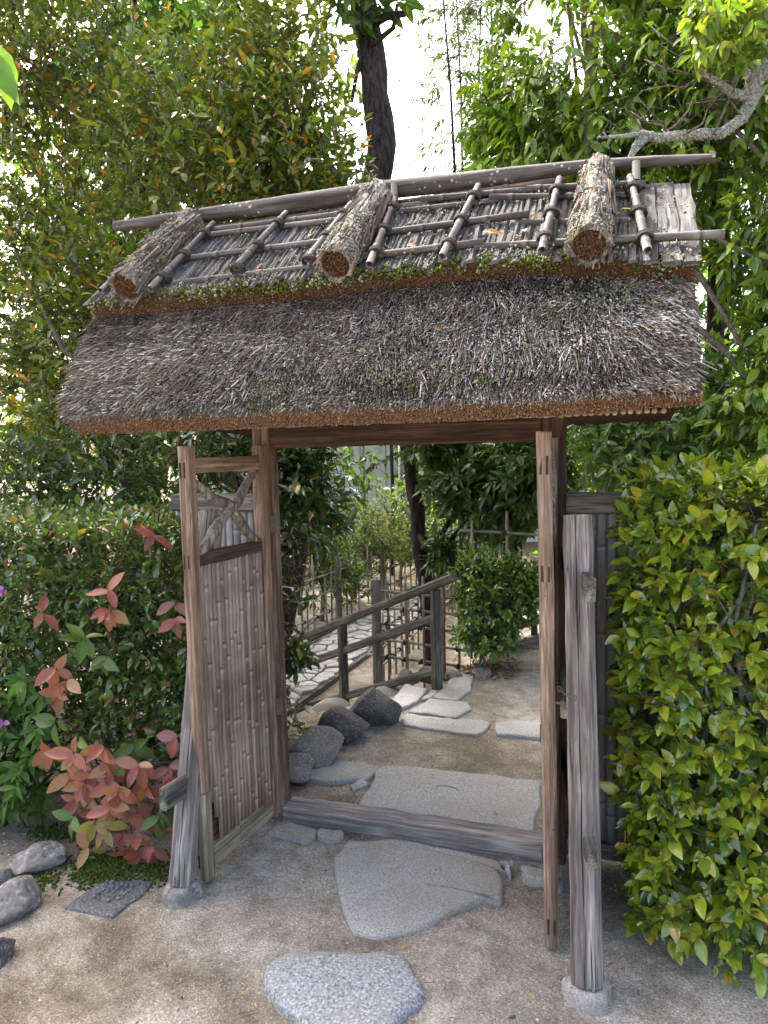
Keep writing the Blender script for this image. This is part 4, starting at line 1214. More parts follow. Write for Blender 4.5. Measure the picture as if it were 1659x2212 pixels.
# stone-faced wall far behind, seen between the trunks
def back_wall():
    t = NT('pale plastered stone wall')
    n1 = t.noise(t.coord(), 4, 6, .7); br = t.n('ShaderNodeTexBrick')
    br.inputs['Scale'].default_value = 1.0; br.inputs['Color1'].default_value = (.7, .71, .73, 1); br.inputs['Color2'].default_value = (.8, .81, .83, 1); br.inputs['Mortar'].default_value = (.45, .46, .48, 1)
    br.inputs['Mortar Size'].default_value = .02; br.inputs['Brick Width'].default_value = .6; br.inputs['Row Height'].default_value = .3
    t.l(t.coord((1, 1, 1)), br.inputs['Vector'])
    c = t.mix(1.0, br.outputs[0], t.ramp(n1, [(.3, .7), (.7, 1.2)]), 'MULTIPLY')
    mat = t.done(t.bsdf(c, .9, .1, t.bump(n1, .5, .03)))
    a = at(760, 1080, 15.); b = at(990, 1080, 15.); mid = (a + b) / 2
    mb = MB(); d = unit((b - a) * V((1, 1, 0))); n = V((-d[1], d[0], 0))
    e = empty('garden_wall', (mid[0], mid[1], LOW))
    L = 4.2
    vs = []
    for z in (LOW - .1, 2.35):
        for s, o in ((-1, 0), (1, 0), (1, .3), (-1, .3)): vs.append(mid * V((1, 1, 0)) + d * s * L + n * o + V((0, 0, z)))
    mb.add(vs, [(0, 1, 5, 4), (1, 2, 6, 5), (2, 3, 7, 6), (3, 0, 4, 7), (4, 5, 6, 7)])
    mb.build('wall_face', mat, e)
    mb = MB(); vs = []
    for z in (2.352, 2.46):
        for s, o in ((-1.02, -.12), (1.02, -.12), (1.02, .42), (-1.02, .42)): vs.append(mid * V((1, 1, 0)) + d * s * L + n * o + V((0, 0, z)))
    mb.add(vs, [(0, 1, 5, 4), (1, 2, 6, 5), (2, 3, 7, 6), (3, 0, 4, 7), (4, 5, 6, 7), (3, 2, 1, 0)])
    mb.build('coping', M['rock_grey'], e)
    tag(e, 'pale grey stone wall far behind the trees', 'wall')
back_wall()

# ------------------------------------------------------------------ leaves
def leaf_template(full=True, droop_=.18, fold=.10, shape=1.0):
    if full == 2:
        rows = [(.08, .42), (.24, .82), (.44, 1.0), (.64, .90), (.83, .52)]
    elif full:
        rows = [(.25, .78), (.52, 1.0), (.78, .62)]
    else:
        rows = [(.45, 1.0)]
    v = [(0, 0, 0)]; al = [0.]
    for u, w in rows:
        for s in (-1, 0, 1):
            v.append((u, s * w * .5, -droop_ * u * u + (fold * w if s else 0))); al.append(abs(s) * 1.)
    v.append((1.0, 0, -droop_)); al.append(0.)
    n = len(rows)
    tris = [(0, 2, 1), (0, 3, 2)]; quads = []
    for r in range(n - 1):
        b = 1 + r * 3
        quads += [(b, b + 1, b + 4, b + 3), (b + 1, b + 2, b + 5, b + 4)]
    b = 1 + (n - 1) * 3; t = 1 + n * 3
    tris += [(b, b + 1, t), (b + 1, b + 2, t)]
    return np.array(v, float), np.array(quads, int).reshape(-1, 4), np.array(tris, int), np.array(al)

def leaf_arrays(p, d, up, L, wr, full, seed=0):
    rng = np.random.default_rng(seed)
    N = len(p)
    d = d / np.linalg.norm(d, axis=1, keepdims=True)
    up = up - d * (up * d).sum(1, keepdims=True)
    up = up / (np.linalg.norm(up, axis=1, keepdims=True) + 1e-9)
    s = np.cross(d, up)
    tv, tq, tt, al = leaf_template(full)
    K = len(tv)
    dr = rng.uniform(.3, 1.9, N)[:, None]; fo = rng.uniform(.4, 1.7, N)[:, None]
    wz = np.where(al[None] > .5, 0, 0) + (-.18 * (tv[None, :, 0] ** 2)) * dr + np.where(al[None] > .5, tv[None, :, 2] + .18 * tv[None, :, 0] ** 2, 0) * fo * wr * 2
    tw = rng.normal(0, .25, N)[:, None] * tv[None, :, 0]
    yv = tv[None, :, 1] * wr
    v = p[:, None] + L[:, None, None] * (d[:, None] * tv[None, :, 0:1] + s[:, None] * (yv * np.cos(tw))[..., None] + up[:, None] * (wz + yv * np.sin(tw))[..., None])
    base = (np.arange(N) * K)
    q = (base[:, None, None] + tq[None]).reshape(-1, 4) if len(tq) else np.zeros((0, 4), int)
    t = (base[:, None, None] + tt[None]).reshape(-1, 3)
    return v, q, t, al, K

def leaves(name, p, d, up, L, wr, col, mat, parent, full=True, kind='stuff', seed=0):
    v, q, t, al, K = leaf_arrays(p, d, up, L, wr, full, seed)
    c = np.concatenate([np.repeat(col[:, None], K, 1), np.broadcast_to(al[None, :, None], (len(p), K, 1))], 2)
    me = np_mesh(name, v.reshape(-1, 3), q, t, c.reshape(-1, 4), True)
    return link(name, me, mat, parent, None, kind)

def whorl(rng, c, d, m_, spread, size, hang=.25, along=.10):
    """leaves round the end of each twig: c tips (N,3), d twig directions, m_ leaves each"""
    N = len(c)
    ref = np.where(np.abs(d[:, 2:3]) > .9, np.array([[1., 0, 0]]), np.array([[0, 0, 1.]]))
    a = np.cross(d, ref); a /= np.linalg.norm(a, axis=1, keepdims=True); b = np.cross(d, a)
    P, D, U = [], [], []
    ph = rng.uniform(0, 6.3, N)
    for k in range(m_):
        an = ph + k * 2.4 + rng.normal(0, .25, N)
        rad = a * np.cos(an)[:, None] + b * np.sin(an)[:, None]
        t = (k + .5) / m_
        sp = spread * (1.25 - .8 * t) * rng.uniform(.7, 1.3, N)
        dd = d * (.35 + .75 * t) + rad * sp[:, None] - np.array([[0, 0, hang]]) + rng.normal(0, .14, (N, 3))
        P.append(c - d * ((1 - t) * along * size)[:, None] if not np.isscalar(size) else c - d * (1 - t) * along)
        D.append(dd); U.append(d * .8 + np.array([[0, 0, .75]]) + rng.normal(0, .25, (N, 3)))
    return np.concatenate(P), np.concatenate(D), np.concatenate(U)

def palette(rng, N, cols, var=.22):
    """cols: list of (weight, rgb)"""
    w = np.array([c[0] for c in cols], float); w /= w.sum()
    i = rng.choice(len(cols), N, p=w)
    c = np.array([c[1] for c in cols])[i]
    return c * rng.uniform(1 - var, 1 + var, (N, 1)) * rng.uniform(.93, 1.07, (N, 3))

def noise3(p, seed, f=1.5):
    rng = np.random.default_rng(seed); o = 0
    for k in range(9):
        d = unit(rng.normal(size=3)) * f * 1.3 ** k
        o = o + np.sin(p @ d + rng.uniform(0, 6.3)) / 1.2 ** k
    return o / 3.4

def crown_points(rng, lobes, n, shell=.45, gap=.0, gf=2., seed=0, mask=None):
    """twig tips spread through ellipsoid lobes: (centre, radii, weight)"""
    w = np.array([l[2] for l in lobes], float); w /= w.sum()
    k = rng.choice(len(lobes), n, p=w)
    c = np.array([l[0] for l in lobes], float)[k]; r = np.array([l[1] for l in lobes], float)[k]
    d = rng.normal(size=(n, 3)); d /= np.linalg.norm(d, axis=1, keepdims=True)
    q = (shell + (1 - shell) * rng.random(n) ** .7)
    p = c + d * r * q[:, None]
    keep = noise3(p, seed + 77, gf) > gap - .4
    if mask is not None: keep &= mask(p)
    out = d / r; out /= np.linalg.norm(out, axis=1, keepdims=True)
    return p[keep], out[keep], c[keep]

def tree(name, label, cat, base, trunk, lobes, n, cols, L=(.08, .11), wr=.42, m_=7, leaf='leaf', bark='bark', full=True, spread=.8, hang=.25, gap=0., gf=2., shell=.45, seed=0,
         along=.12, up=.35, twig=.0022, group=None, limb=.025, mask=None, tr=(.06, .03), outw=1.):
    rng = np.random.default_rng(seed)
    e = empty(name, tuple(base)); tag(e, label, cat, group)
    p, out, c = crown_points(rng, lobes, n, shell, gap, gf, seed, mask)
    d = out * outw + np.array([[0, 0, up]]) + rng.normal(0, .35, p.shape); d /= np.linalg.norm(d, axis=1, keepdims=True)
    P, D, U = whorl(rng, p, d, m_, spread, 1.0, hang, along)
    kp = rng.random(len(P)) > .18; P, D, U = P[kp], D[kp], U[kp]
    N = len(P)
    leaves('crown', P, D, U, rng.uniform(L[0], L[1], N) * rng.uniform(.55, 1.18, N), wr, palette(rng, N, cols), M[leaf], e, full, seed=seed)
    if trunk:
        mb = MB(); q = []
        T = [V(t) for t in trunk]
        for i in range(len(T) - 1):
            for t in (0, .25, .5, .75): q.append(T[i] * (1 - t) + T[i + 1] * t + (rng.normal(0, tr[0] * .10, 3) if i or t else 0))
        q.append(T[-1])
        mb.tube(q, list(np.linspace(tr[0], tr[1], len(q)) * (1 + .06 * np.sin(np.arange(len(q)) * 2.1))), 12)
        mb.build('trunk', M[bark], e, True)
        mb = MB()
        for (lc, lr, w) in lobes:
            s = q[rng.integers(len(q) // 3, len(q))]; lc = V(lc)
            for k in range(2):
                tgt = lc + rng.normal(0, .35, 3) * V(lr)
                mid = (s + tgt) / 2 + rng.normal(0, .08, 3) * np.linalg.norm(tgt - s)
                mb.tube([s, (s + mid) / 2 + rng.normal(0, .02, 3), mid, (mid + tgt) / 2 + rng.normal(0, .03, 3), tgt], list(np.linspace(limb, limb * .3, 5)), 7)
        mb.build('limb', M[bark], e, True)
    # twigs
    idx = rng.permutation(len(p))[:min(len(p), 2500)]
    mb_p = p[idx] - d[idx] * .02
    dd = -d[idx] + (c[idx] - p[idx]) * .6 + rng.normal(0, .2, (len(idx), 3)); dd /= np.linalg.norm(dd, axis=1, keepdims=True)
    prisms('twig', mb_p, dd, rng.uniform(.12, .32, len(idx)), np.full(len(idx), twig) * rng.uniform(.6, 1.3, len(idx)), np.full((len(idx), 3), .1), M['bark_twig'], e, 3, 1.6)
    return e

G_OLIVE = [(5, (.10, .125, .02)), (3.5, (.06, .09, .018)), (3, (.17, .175, .024)), (.6, (.36, .19, .03)), (1.5, (.13, .165, .035))]
G_DEEP = [(5, (.042, .085, .018)), (4, (.06, .115, .022)), (1, (.09, .145, .03))]
G_FRESH = [(5, (.085, .15, .018)), (4, (.055, .11, .016)), (3, (.14, .20, .025))]
G_BRIGHT = [(4, (.15, .20, .02)), (3, (.10, .16, .02)), (2, (.20, .22, .03))]

# big olive-leaved evergreen behind the gate, filling the upper left
tree('evergreen_tree', 'olive-green evergreen tree with orange new leaves rising behind the roof', 'tree', (-.95, 1.5, 0),
     [(-.95, 1.5, -.4), (-1.0, 1.55, .8), (-.85, 1.6, 1.8), (-.9, 1.7, 2.8), (-.8, 1.7, 3.8)],
     [((-1.1, 1.5, 2.9), (1.0, .8, .8), 3), ((-.62, 1.5, 3.3), (.62, .7, .75), 2.6), ((-1.8, 1.4, 2.5), (.8, .7, .8), 2), ((-.36, 1.4, 2.75), (.5, .5, .5), 1.5), ((-1.2, 1.6, 3.7), (1.0, .8, .6), 2), ((-.75, 1.7, 4.1), (.55, .6, .5), 1.1), ((-1.9, 1.3, 1.7), (.7, .6, .7), 1.6), ((-2.6, 1.7, 3.4), (.8, .7, .9), 2.), ((-2.4, 1.6, 4.4), (.9, .7, .6), 1.6), ((-2.7, 1.4, 2.4), (.6, .6, .8), 1.3)],
     6600, G_OLIVE, (.064, .09), .42, 7, 'leaf', 'bark_twig', seed=201, gap=.0, gf=2.4, shell=.25, limb=.028, up=.6, hang=.15)
# its lower boughs seen through the doorway
tree('evergreen_shrub', 'dark glossy evergreen shrub just inside the doorway on the left', 'shrub', (-.62, .95, -.05),
     [(-.62, .95, -.1), (-.66, .98, .5), (-.6, 1.0, 1.0), (-.62, 1.0, 1.5)],
     [((-.36, 1.0, 1.35), (.36, .35, .42), 2), ((-.38, .95, .85), (.26, .3, .42), 1.8), ((-.75, 1.0, 1.8), (.5, .4, .35), 1.2), ((-.36, .92, .50), (.16, .15, .17), .6), ((-.28, 1.15, 1.5), (.3, .3, .3), 1.), ((-.30, 1.1, 1.2), (.18, .2, .3), .8)],
     1000, [(4, (.04, .075, .016)), (3, (.055, .095, .02)), (1.2, (.075, .10, .02)), (.25, (.28, .20, .04))], (.07, .10), .42, 7, 'leaf_gloss', 'bark_twig', seed=202, gap=-.1, shell=.2, limb=.012, tr=(.025, .01))
tree('leafy_sprig', 'small leafy sprig sprouting behind the brown boulder', 'plant', tuple(at(650, 1610, 3.9) * V((1, 1, 0))), None,
     [(tuple(at(662, 1592, 3.85)), (.09, .08, .05), 1)], 14, G_FRESH, (.05, .07), .4, 6, seed=203, shell=.1)

# tall dark trunk rising into the sky gap, crown above the frame
b0, b1, b2 = at(826, 360, 6.4), at(806, 160, 6.5), at(778, -20, 6.6)
tree('tall_tree', 'tall dark-trunked tree rising beside the patch of open sky', 'tree', (b0[0] - 1.3, b0[1], LOW),
     [(b0[0] - 1.3, b0[1], LOW - .1), (b0[0] - .7, b0[1], 2.), tuple(b0), tuple(b1), tuple(b2), (b2[0] - .2, b2[1], 7.2)],
     [((b2[0] - .7, b2[1], 7.6), (1.7, 1.5, 1.0), 3), ((b2[0] + .1, b2[1] - .3, 5.55), (.5, .4, .22), .12), ((b2[0] - 2.2, b2[1] + .3, 6.9), (1.6, 1.3, 1.0), 2)],
     1000, G_DEEP, (.15, .21), .42, 7, seed=204, tr=(.15, .11), limb=.04, gap=-.5, bark='bark')
mb = MB()
e_ = [o for o in bpy.data.objects if o.name.startswith('tall_tree')][0]
for pts, r in (([(790, 60), (835, 35), (870, 30), (905, 5)], .045), ([(795, 80), (770, 160), (760, 220)], .03), ([(812, 200), (790, 140), (770, 60)], .03), ([(800, 100), (850, 60), (858, 10)], .03)):
    q = [at(x, y, 6.4) for x, y in pts]; mb.tube(q, list(np.linspace(r, r * .5, len(q))), 8)
mb.build('limb', M['bark'], e_, True)

# unseen leafy tree, added left of the view so its crown shades the forecourt
tree('added_shade_tree', 'unseen dense broad-leaved tree added left of the view to shade the forecourt', 'tree', (-5.2, 1.4, 0), [(-5.2, 1.4, -.1), (-5.1, 1.5, 2.), (-4.7, 1.8, 4.5), (-4.2, 2.1, 6.4)],
     [((-4.1, 2.2, 7.0), (2.2, 2.1, 1.2), 3), ((-5.6, 1.6, 6.4), (1.5, 1.6, 1.1), 1.5)], 820, G_DEEP, (.22, .30), .45, 8, 'leaf_soft', 'bark', full=False, seed=207, gap=-.6, shell=.2, limb=.05, tr=(.16, .09), twig=.006)

tree('added_shade_tree', 'large dark tree added far behind the olive-green evergreen to shade the path', 'tree', (-6.2, 7.4, LOW), [(-6.2, 7.4, LOW - .1), (-6.1, 7.4, 3.), (-5.6, 7.3, 6.8)],  # second added tree, its dense crown put in to shade the paved path
     [((-5.3, 7.2, 7.2), (2.4, 2.2, 1.4), 3), ((-6.0, 7.2, 5.4), (2.2, 1.8, 1.4), 1.5), ((-4.0, 8.0, 6.0), (1.3, 1.2, 1.2), 1.)], 820, G_DEEP, (.22, .30), .45, 8, 'leaf_soft', 'bark', full=False, seed=217, gap=-.5, shell=.2, limb=.05, tr=(.18, .1), twig=.006)

# far pendulous tree at the upper left
tree('hanging_leaf_tree', 'pale backlit tree with hanging leaves at the upper left corner', 'tree', (-4.4, 4.6, LOW),
     [(-4.4, 4.6, LOW - .1), (-4.3, 4.6, 2.), (-3.9, 4.5, 3.8), (-3.6, 4.5, 5.2)],
     [((-3.3, 4.3, 4.9), (1.3, .8, .9), 3), ((-4.6, 4.3, 4.6), (1.1, .8, 1.1), 2), ((-2.2, 4.5, 5.6), (1.2, .8, .7), 2), ((-3.9, 4.3, 3.5), (1.3, .7, .9), 1.6), ((-3.2, 3.0, 7.4), (2.4, 2.2, 1.2), 5), ((-5.5, 7.0, 7.6), (2.5, 2.2, 1.4), 5)],  # last two high lobes are put in to shade the forecourt and path
     3400, [(3, (.10, .16, .02)), (3, (.07, .12, .02)), (1, (.15, .20, .03))], (.12, .17), .3, 7, 'leaf_soft', 'bark', seed=205, hang=1.1, gap=.05, shell=.2, limb=.04, tr=(.14, .07), full=True)

# bright tree on the right
tree('fresh_green_tree', 'fresh green tree with drooping leaves filling the upper right', 'tree', (1.35, 2.6, 0),
     [(1.35, 2.6, -.5), (1.3, 2.6, 1.2), (1.22, 2.6, 2.4), (1.12, 2.6, 3.4), (1.2, 2.6, 4.4)],
     [((1.1, 2.4, 3.65), (.72, .7, .75), 2.4), ((1.7, 2.3, 3.55), (.75, .7, .8), 2.4), ((.5, 2.5, 3.15), (.45, .45, .4), 1.2), ((.55, 2.7, 3.9), (.35, .4, .5), .9), ((1.35, 2.3, 2.9), (.8, .6, .4), 1.6), ((1.35, 2.6, 4.5), (1.0, .8, .6), 3), ((.95, 3.0, 4.2), (.6, .6, .7), 1.5), ((1.0, 2.8, 4.75), (.7, .6, .45), 1.6), ((2.1, 2.6, 4.3), (.8, .7, .7), 1.6), ((2.35, 2.1, 3.4), (.7, .6, .9), 2), ((2.3, 1.9, 2.5), (.6, .5, .7), 1.5), ((2.1, 1.9, 1.8), (.5, .4, .6), 1.)],
     5000, [(5, (.13, .215, .02)), (4, (.08, .15, .018)), (3.5, (.21, .28, .026)), (.1, (.4, .35, .03))], (.085, .125), .36, 7, 'leaf', 'bark_twig', seed=206, hang=.75, gap=-.05, gf=2.2, shell=.25, limb=.035, tr=(.07, .04), up=.1)

# bamboo culms in the sky gap
def bamboo_grove():
    rng = np.random.default_rng(31)
    for j, (x0, x1, dp) in enumerate(((985, 955, 8.6), (1020, 1040, 9.0), (1000, 985, 9.4), (1065, 1060, 9.2))):
        top, mid = at(x1, -30, dp), at(x0, 420, dp)
        base = V((mid[0], mid[1], LOW))
        e = empty('bamboo_culm', tuple(base))
        mb = MB(); q = [base, mid * .5 + base * .5, mid, (mid + top) / 2 + V((.02, 0, 0)), top, top + (top - mid) * .3]
        mb.tube(q, [.022, .021, .018, .014, .01, .005], 8); mb.build('culm', M['bark'], e, True)
        P, D, U = [], [], []
        mb = MB()
        for k in range(60):
            t = rng.uniform(.05, 1.2); c = mid + (top - mid) * t
            an = rng.uniform(-2.6, 2.9) if rng.random() < .5 else rng.choice([0, math.pi]) + rng.normal(0, .4)
            d = unit(V((math.cos(an), .5 * math.sin(an), rng.uniform(-.15, .5)))); L = rng.uniform(.25, .75)
            tip = c + d * L - V((0, 0, .15 * L))
            mb.tube([c, c + d * L * .5 + V((0, 0, .03)), tip], [.004, .003, .0015], 4)
            for i in range(22):
                s = rng.uniform(.2, 1.05); P.append(c + (tip - c) * s); D.append(d * .7 + V((0, 0, -.65)) + rng.normal(0, .35, 3)); U.append(V((0, 0, 1)) + rng.normal(0, .4, 3))
        mb.build('side_branch', M['bark_twig'], e, True)
        P = np.array(P)
        leaves('crown', P, np.array(D), np.array(U), rng.uniform(.09, .15, len(P)), .16, palette(rng, len(P), [(1, (.04, .065, .02)), (1, (.06, .09, .03))]), M['leaf_soft'], e, False, seed=j)
        tag(e, ('thin bamboo culm nearest the dark trunk side of the sky gap', 'bamboo culm with feathery leaves in the middle of the sky gap', 'bamboo culm leaning left into the open sky', 'bamboo culm half hidden by the fresh green tree')[j], 'bamboo', 'bamboo culms against the sky')
bamboo_grove()

# lichen-covered bough reaching in from the right
def cherry():
    e = empty('lichen_tree', (2.75, .35, 0)); rng = np.random.default_rng(41)
    def P(*q): return [at(x, y, d) for x, y, d in q]
    mb = MB()
    trunk = [V((2.75, .35, -.1)), V((2.7, .4, 1.2)), V((2.62, .5, 2.2))] + P((1720, 150, 3.6))
    mb.tube(trunk, [.10, .085, .075, .06], 12)
    mb.tube(P((1720, 150, 3.6), (1665, 140, 3.6), (1630, 165, 3.6), (1625, 215, 3.6), (1605, 255, 3.58), (1560, 288, 3.55), (1480, 292, 3.5), (1420, 298, 3.48), (1385, 290, 3.45)), [.06, .06, .05, .034, .027, .026, .022, .020, .017], 10)
    mb.tube(P((1625, 215, 3.6), (1580, 200, 3.55), (1545, 175, 3.5), (1520, 160, 3.45), (1490, 125, 3.4)), [.03, .022, .018, .012, .006], 9)
    mb.tube(P((1385, 290, 3.45), (1340, 295, 3.42), (1290, 297, 3.4)), [.013, .010, .004], 7)
    mb.tube(P((1400, 292, 3.46), (1380, 315, 3.45), (1362, 340, 3.44)), [.018, .015, .011], 8)
    mb.build('bough', M['bark_lichen'], e, True)
    mb = MB()
    tw = [[(1560, 190), (1500, 165), (1440, 150), (1395, 130)], [(1545, 180), (1500, 120), (1450, 95), (1400, 55)], [(1420, 296), (1460, 265), (1490, 235), (1500, 200)], [(1480, 292), (1520, 270), (1530, 240)], [(1400, 290), (1370, 255), (1350, 235)],
          [(1340, 294), (1320, 285), (1300, 288)], [(1520, 160), (1480, 190), (1440, 185), (1385, 195)], [(1450, 293), (1430, 270), (1400, 262), (1360, 240)], [(1600, 250), (1570, 215), (1535, 215)], [(1620, 150), (1600, 90), (1580, 40)], [(1640, 140), (1640, 80), (1655, 20)], [(1545, 290), (1565, 230), (1610, 130)], [(1500, 160), (1540, 120), (1600, 95)]]
    for q in tw:
        pts = [at(x + rng.normal(0, 2), y + rng.normal(0, 2), 3.5 + rng.normal(0, .05)) for x, y in q]
        mb.tube(pts, list(np.linspace(.0065, .002, len(pts))), 6)
        for k in range(3):
            s = pts[rng.integers(1, len(pts))]; mb.tube([s, s + rng.normal(0, .05, 3), s + rng.normal(0, .09, 3)], [.003, .002, .001], 4)
    mb.build('twig', M['bark_twig'], e, True)
    # crusty lichen rosettes
    K = 2200
    path = P((1665, 140, 3.6), (1630, 165, 3.6), (1625, 215, 3.6), (1605, 255, 3.58), (1560, 288, 3.55), (1480, 292, 3.5), (1420, 298, 3.48), (1385, 290, 3.45), (1362, 340, 3.44)); rr = [.06, .05, .034, .027, .026, .022, .02, .017, .012]
    s = rng.uniform(0, len(path) - 1.01, K); i = s.astype(int); f = (s - i)[:, None]
    pa = np.array(path); ra = np.array(rr)
    c = pa[i] * (1 - f) + pa[i + 1] * f; r = ra[i] * (1 - f[:, 0]) + ra[i + 1] * f[:, 0]
    d = rng.normal(size=(K, 3)); d /= np.linalg.norm(d, axis=1, keepdims=True)
    blobs('lichen', c + d * (r * .98)[:, None], rng.uniform(.003, .007, K), np.array((.36, .38, .33)) * rng.uniform(.5, 1.2, (K, 1)), e)
    n = 160
    p = np.array([at(rng.uniform(1480, 1680), rng.uniform(-20, 130), 3.4 + rng.normal(0, .1)) for _ in range(n)])
    dd = rng.normal(size=(n, 3)); dd /= np.linalg.norm(dd, axis=1, keepdims=True)
    Pp, D, U = whorl(rng, p, dd, 5, .8, 1., .8, .1)
    leaves('crown', Pp, D, U, rng.uniform(.06, .09, len(Pp)), .4, palette(rng, len(Pp), G_BRIGHT), M['leaf_soft'], e, True)
    tag(e, 'old tree stretching a lichen-crusted grey bough over the ridge', 'tree')
cherry()

# dark whorled-leaf tree seen through the doorway
t0, t1, t2 = at(925, 1300, 6.2), at(905, 1150, 6.2), at(880, 960, 6.3)
tree('whorled_leaf_tree', 'dark tree with slanting trunk and whorled leaves seen through the doorway', 'tree', (t0[0], t0[1], LOW),
     [(t0[0] + .03, t0[1], LOW - .05), tuple(t0), tuple(t1), tuple(t2), (t2[0] - .15, t2[1], 3.0)],
     [(tuple(at(1010, 1040, 5.9)), (.45, .45, .40), 2.5), (tuple(at(1090, 1080, 5.7)), (.42, .4, .45), 2.5), (tuple(at(960, 1190, 5.8)), (.18, .2, .18), .7), (tuple(at(1060, 930, 5.9)), (.7, .5, .35), 2), (tuple(at(1160, 1000, 5.4)), (.4, .35, .5), 2), (tuple(at(930, 960, 6.0)), (.3, .3, .25), .8)],
     1150, G_DEEP, (.10, .14), .34, 8, 'leaf', 'bark', seed=208, spread=1.1, hang=.55, gap=-.15, shell=.2, tr=(.075, .06), limb=.03)
# round clipped shrub
s0 = at(1068, 1415, 5.35)
tree('round_shrub', 'dense round shrub with small leaves beside the lattice fence', 'shrub', (s0[0], s0[1], -.1),
     [(s0[0], s0[1], -.15), (s0[0] + .02, s0[1], .2), (s0[0], s0[1], .45)],
     [(tuple(at(1070, 1300, 5.2)), (.34, .28, .36), 2.6), (tuple(at(1045, 1375, 5.1)), (.28, .22, .15), 1.1), (tuple(at(1120, 1260, 5.2)), (.24, .22, .24), 1.2), (tuple(at(1030, 1230, 5.2)), (.22, .2, .17), .8)],
     1150, [(4, (.085, .17, .025)), (3, (.125, .22, .032)), (1.5, (.18, .26, .04))], (.045, .065), .5, 6, 'leaf_gloss', 'bark_twig', seed=209, shell=.3, gap=.15, gf=6., limb=.012, tr=(.02, .012), twig=.0015, along=.06)
# twiggy shrubs beyond the path
for j, (px, py, dp, rx, rz, n, lb) in enumerate(((760, 1150, 9.5, .9, .55, 420, 'pale twiggy shrub beyond the path, left of the slanting trunk'), (860, 1120, 10.5, .8, .6, 420, 'sunlit yellow-green shrub beyond the path in the middle of the doorway'), (690, 1200, 8.5, .8, .6, 420, 'shaded small-leaved shrub behind the long bamboo fence'), (640, 1130, 8.8, .9, .7, 420, 'shaded shrub at the left jamb behind the long bamboo fence'), (930, 1180, 9.8, .7, .5, 300, 'small shrub behind the slanting trunk'))):
    c = at(px, py, dp)
    tree('twiggy_shrub', lb, 'shrub', (c[0], c[1], LOW), [(c[0], c[1], LOW - .05), (c[0] + .05, c[1], LOW + .5), (c[0], c[1], c[2])],
         [(tuple(c), (rx, .6, rz), 2), ((c[0] + .3, c[1], c[2] - .2), (rx * .6, .5, rz * .7), 1)], n, (G_BRIGHT if j in (1, 0) else G_FRESH), (.05, .085), .42, 7, 'leaf_soft', 'bark_twig', full=False, seed=220 + j, gap=.1, shell=.3, limb=.02, tr=(.03, .015), twig=.004, group='shrubs beyond the garden path')
# slender trunks beyond
def sapling(px, y0, y1, dp, r, mat, lb):
    a, b = at(px, y0, dp), at(px - 4, y1, dp); e = empty('sapling_trunk', (a[0], a[1], LOW)); mb = MB()
    mb.tube([(a[0], a[1], LOW - .1), tuple(a), tuple((a + b) / 2 + V((.02, 0, 0))), tuple(b)], [r, r, r * .9, r * .8], 9); mb.build('trunk', M[mat], e, True)
    tag(e, lb, 'tree', 'thin trunks in front of the pale wall')
sapling(848, 1300, 900, 11.5, .035, 'bark', 'dark thin trunk before the pale wall')
sapling(787, 1250, 930, 12.5, .03, 'bark_pale', 'pale bare stem before the wall')
sapling(868, 1250, 930, 13.0, .05, 'bark_pale', 'grey stem close to the slanting trunk')
sapling(700, 1250, 930, 12.2, .03, 'bark', 'dark stem hidden among the shaded shrubs')

# trees right of the gate, behind the wing fence
tree('whorled_leaf_tree', 'bright whorled-leaf tree between the gate and the camellia hedge', 'tree', (1.7, 2.4, 0), [(1.7, 2.4, -.4), (1.68, 2.4, .8), (1.7, 2.4, 1.7)],
     [((1.55, 1.9, 1.55), (.5, .4, .35), 1.5), ((1.75, 1.9, 1.2), (.5, .4, .4), 1.5), ((1.3, 2.3, 1.75), (.4, .4, .35), 1), ((1.9, 2.2, 1.9), (.6, .4, .4), 1.)],
     560, [(3, (.06, .12, .018)), (2, (.085, .15, .022)), (1, (.045, .09, .018))], (.085, .12), .34, 7, 'leaf', 'bark_pale', seed=231, spread=1.1, hang=.45, gap=-.1, shell=.2, limb=.02, tr=(.05, .03))
def grey_trunk(px, dp, r, lb, mat='bark_pale'):
    a = at(px, 1080, dp); e = empty('tree_trunk', (a[0], a[1], -.4)); mb = MB()
    mb.tube([(a[0], a[1], -.5), (a[0] + .02, a[1], 1.), (a[0] - .02, a[1], 2.2), (a[0], a[1], 4.)], [r * 1.1, r, r * .95, r * .8], 12); mb.build('trunk', M[mat], e, True)
    tag(e, lb, 'tree', 'bare trunks right of the gate')
grey_trunk(1462, 5.2, .075, 'mottled grey trunk just above the camellia hedge')
grey_trunk(1385, 6.6, .06, 'thin grey trunk left of the mottled trunk')
grey_trunk(1545, 4.8, .06, 'brown trunk under the right end of the roof', 'bark')

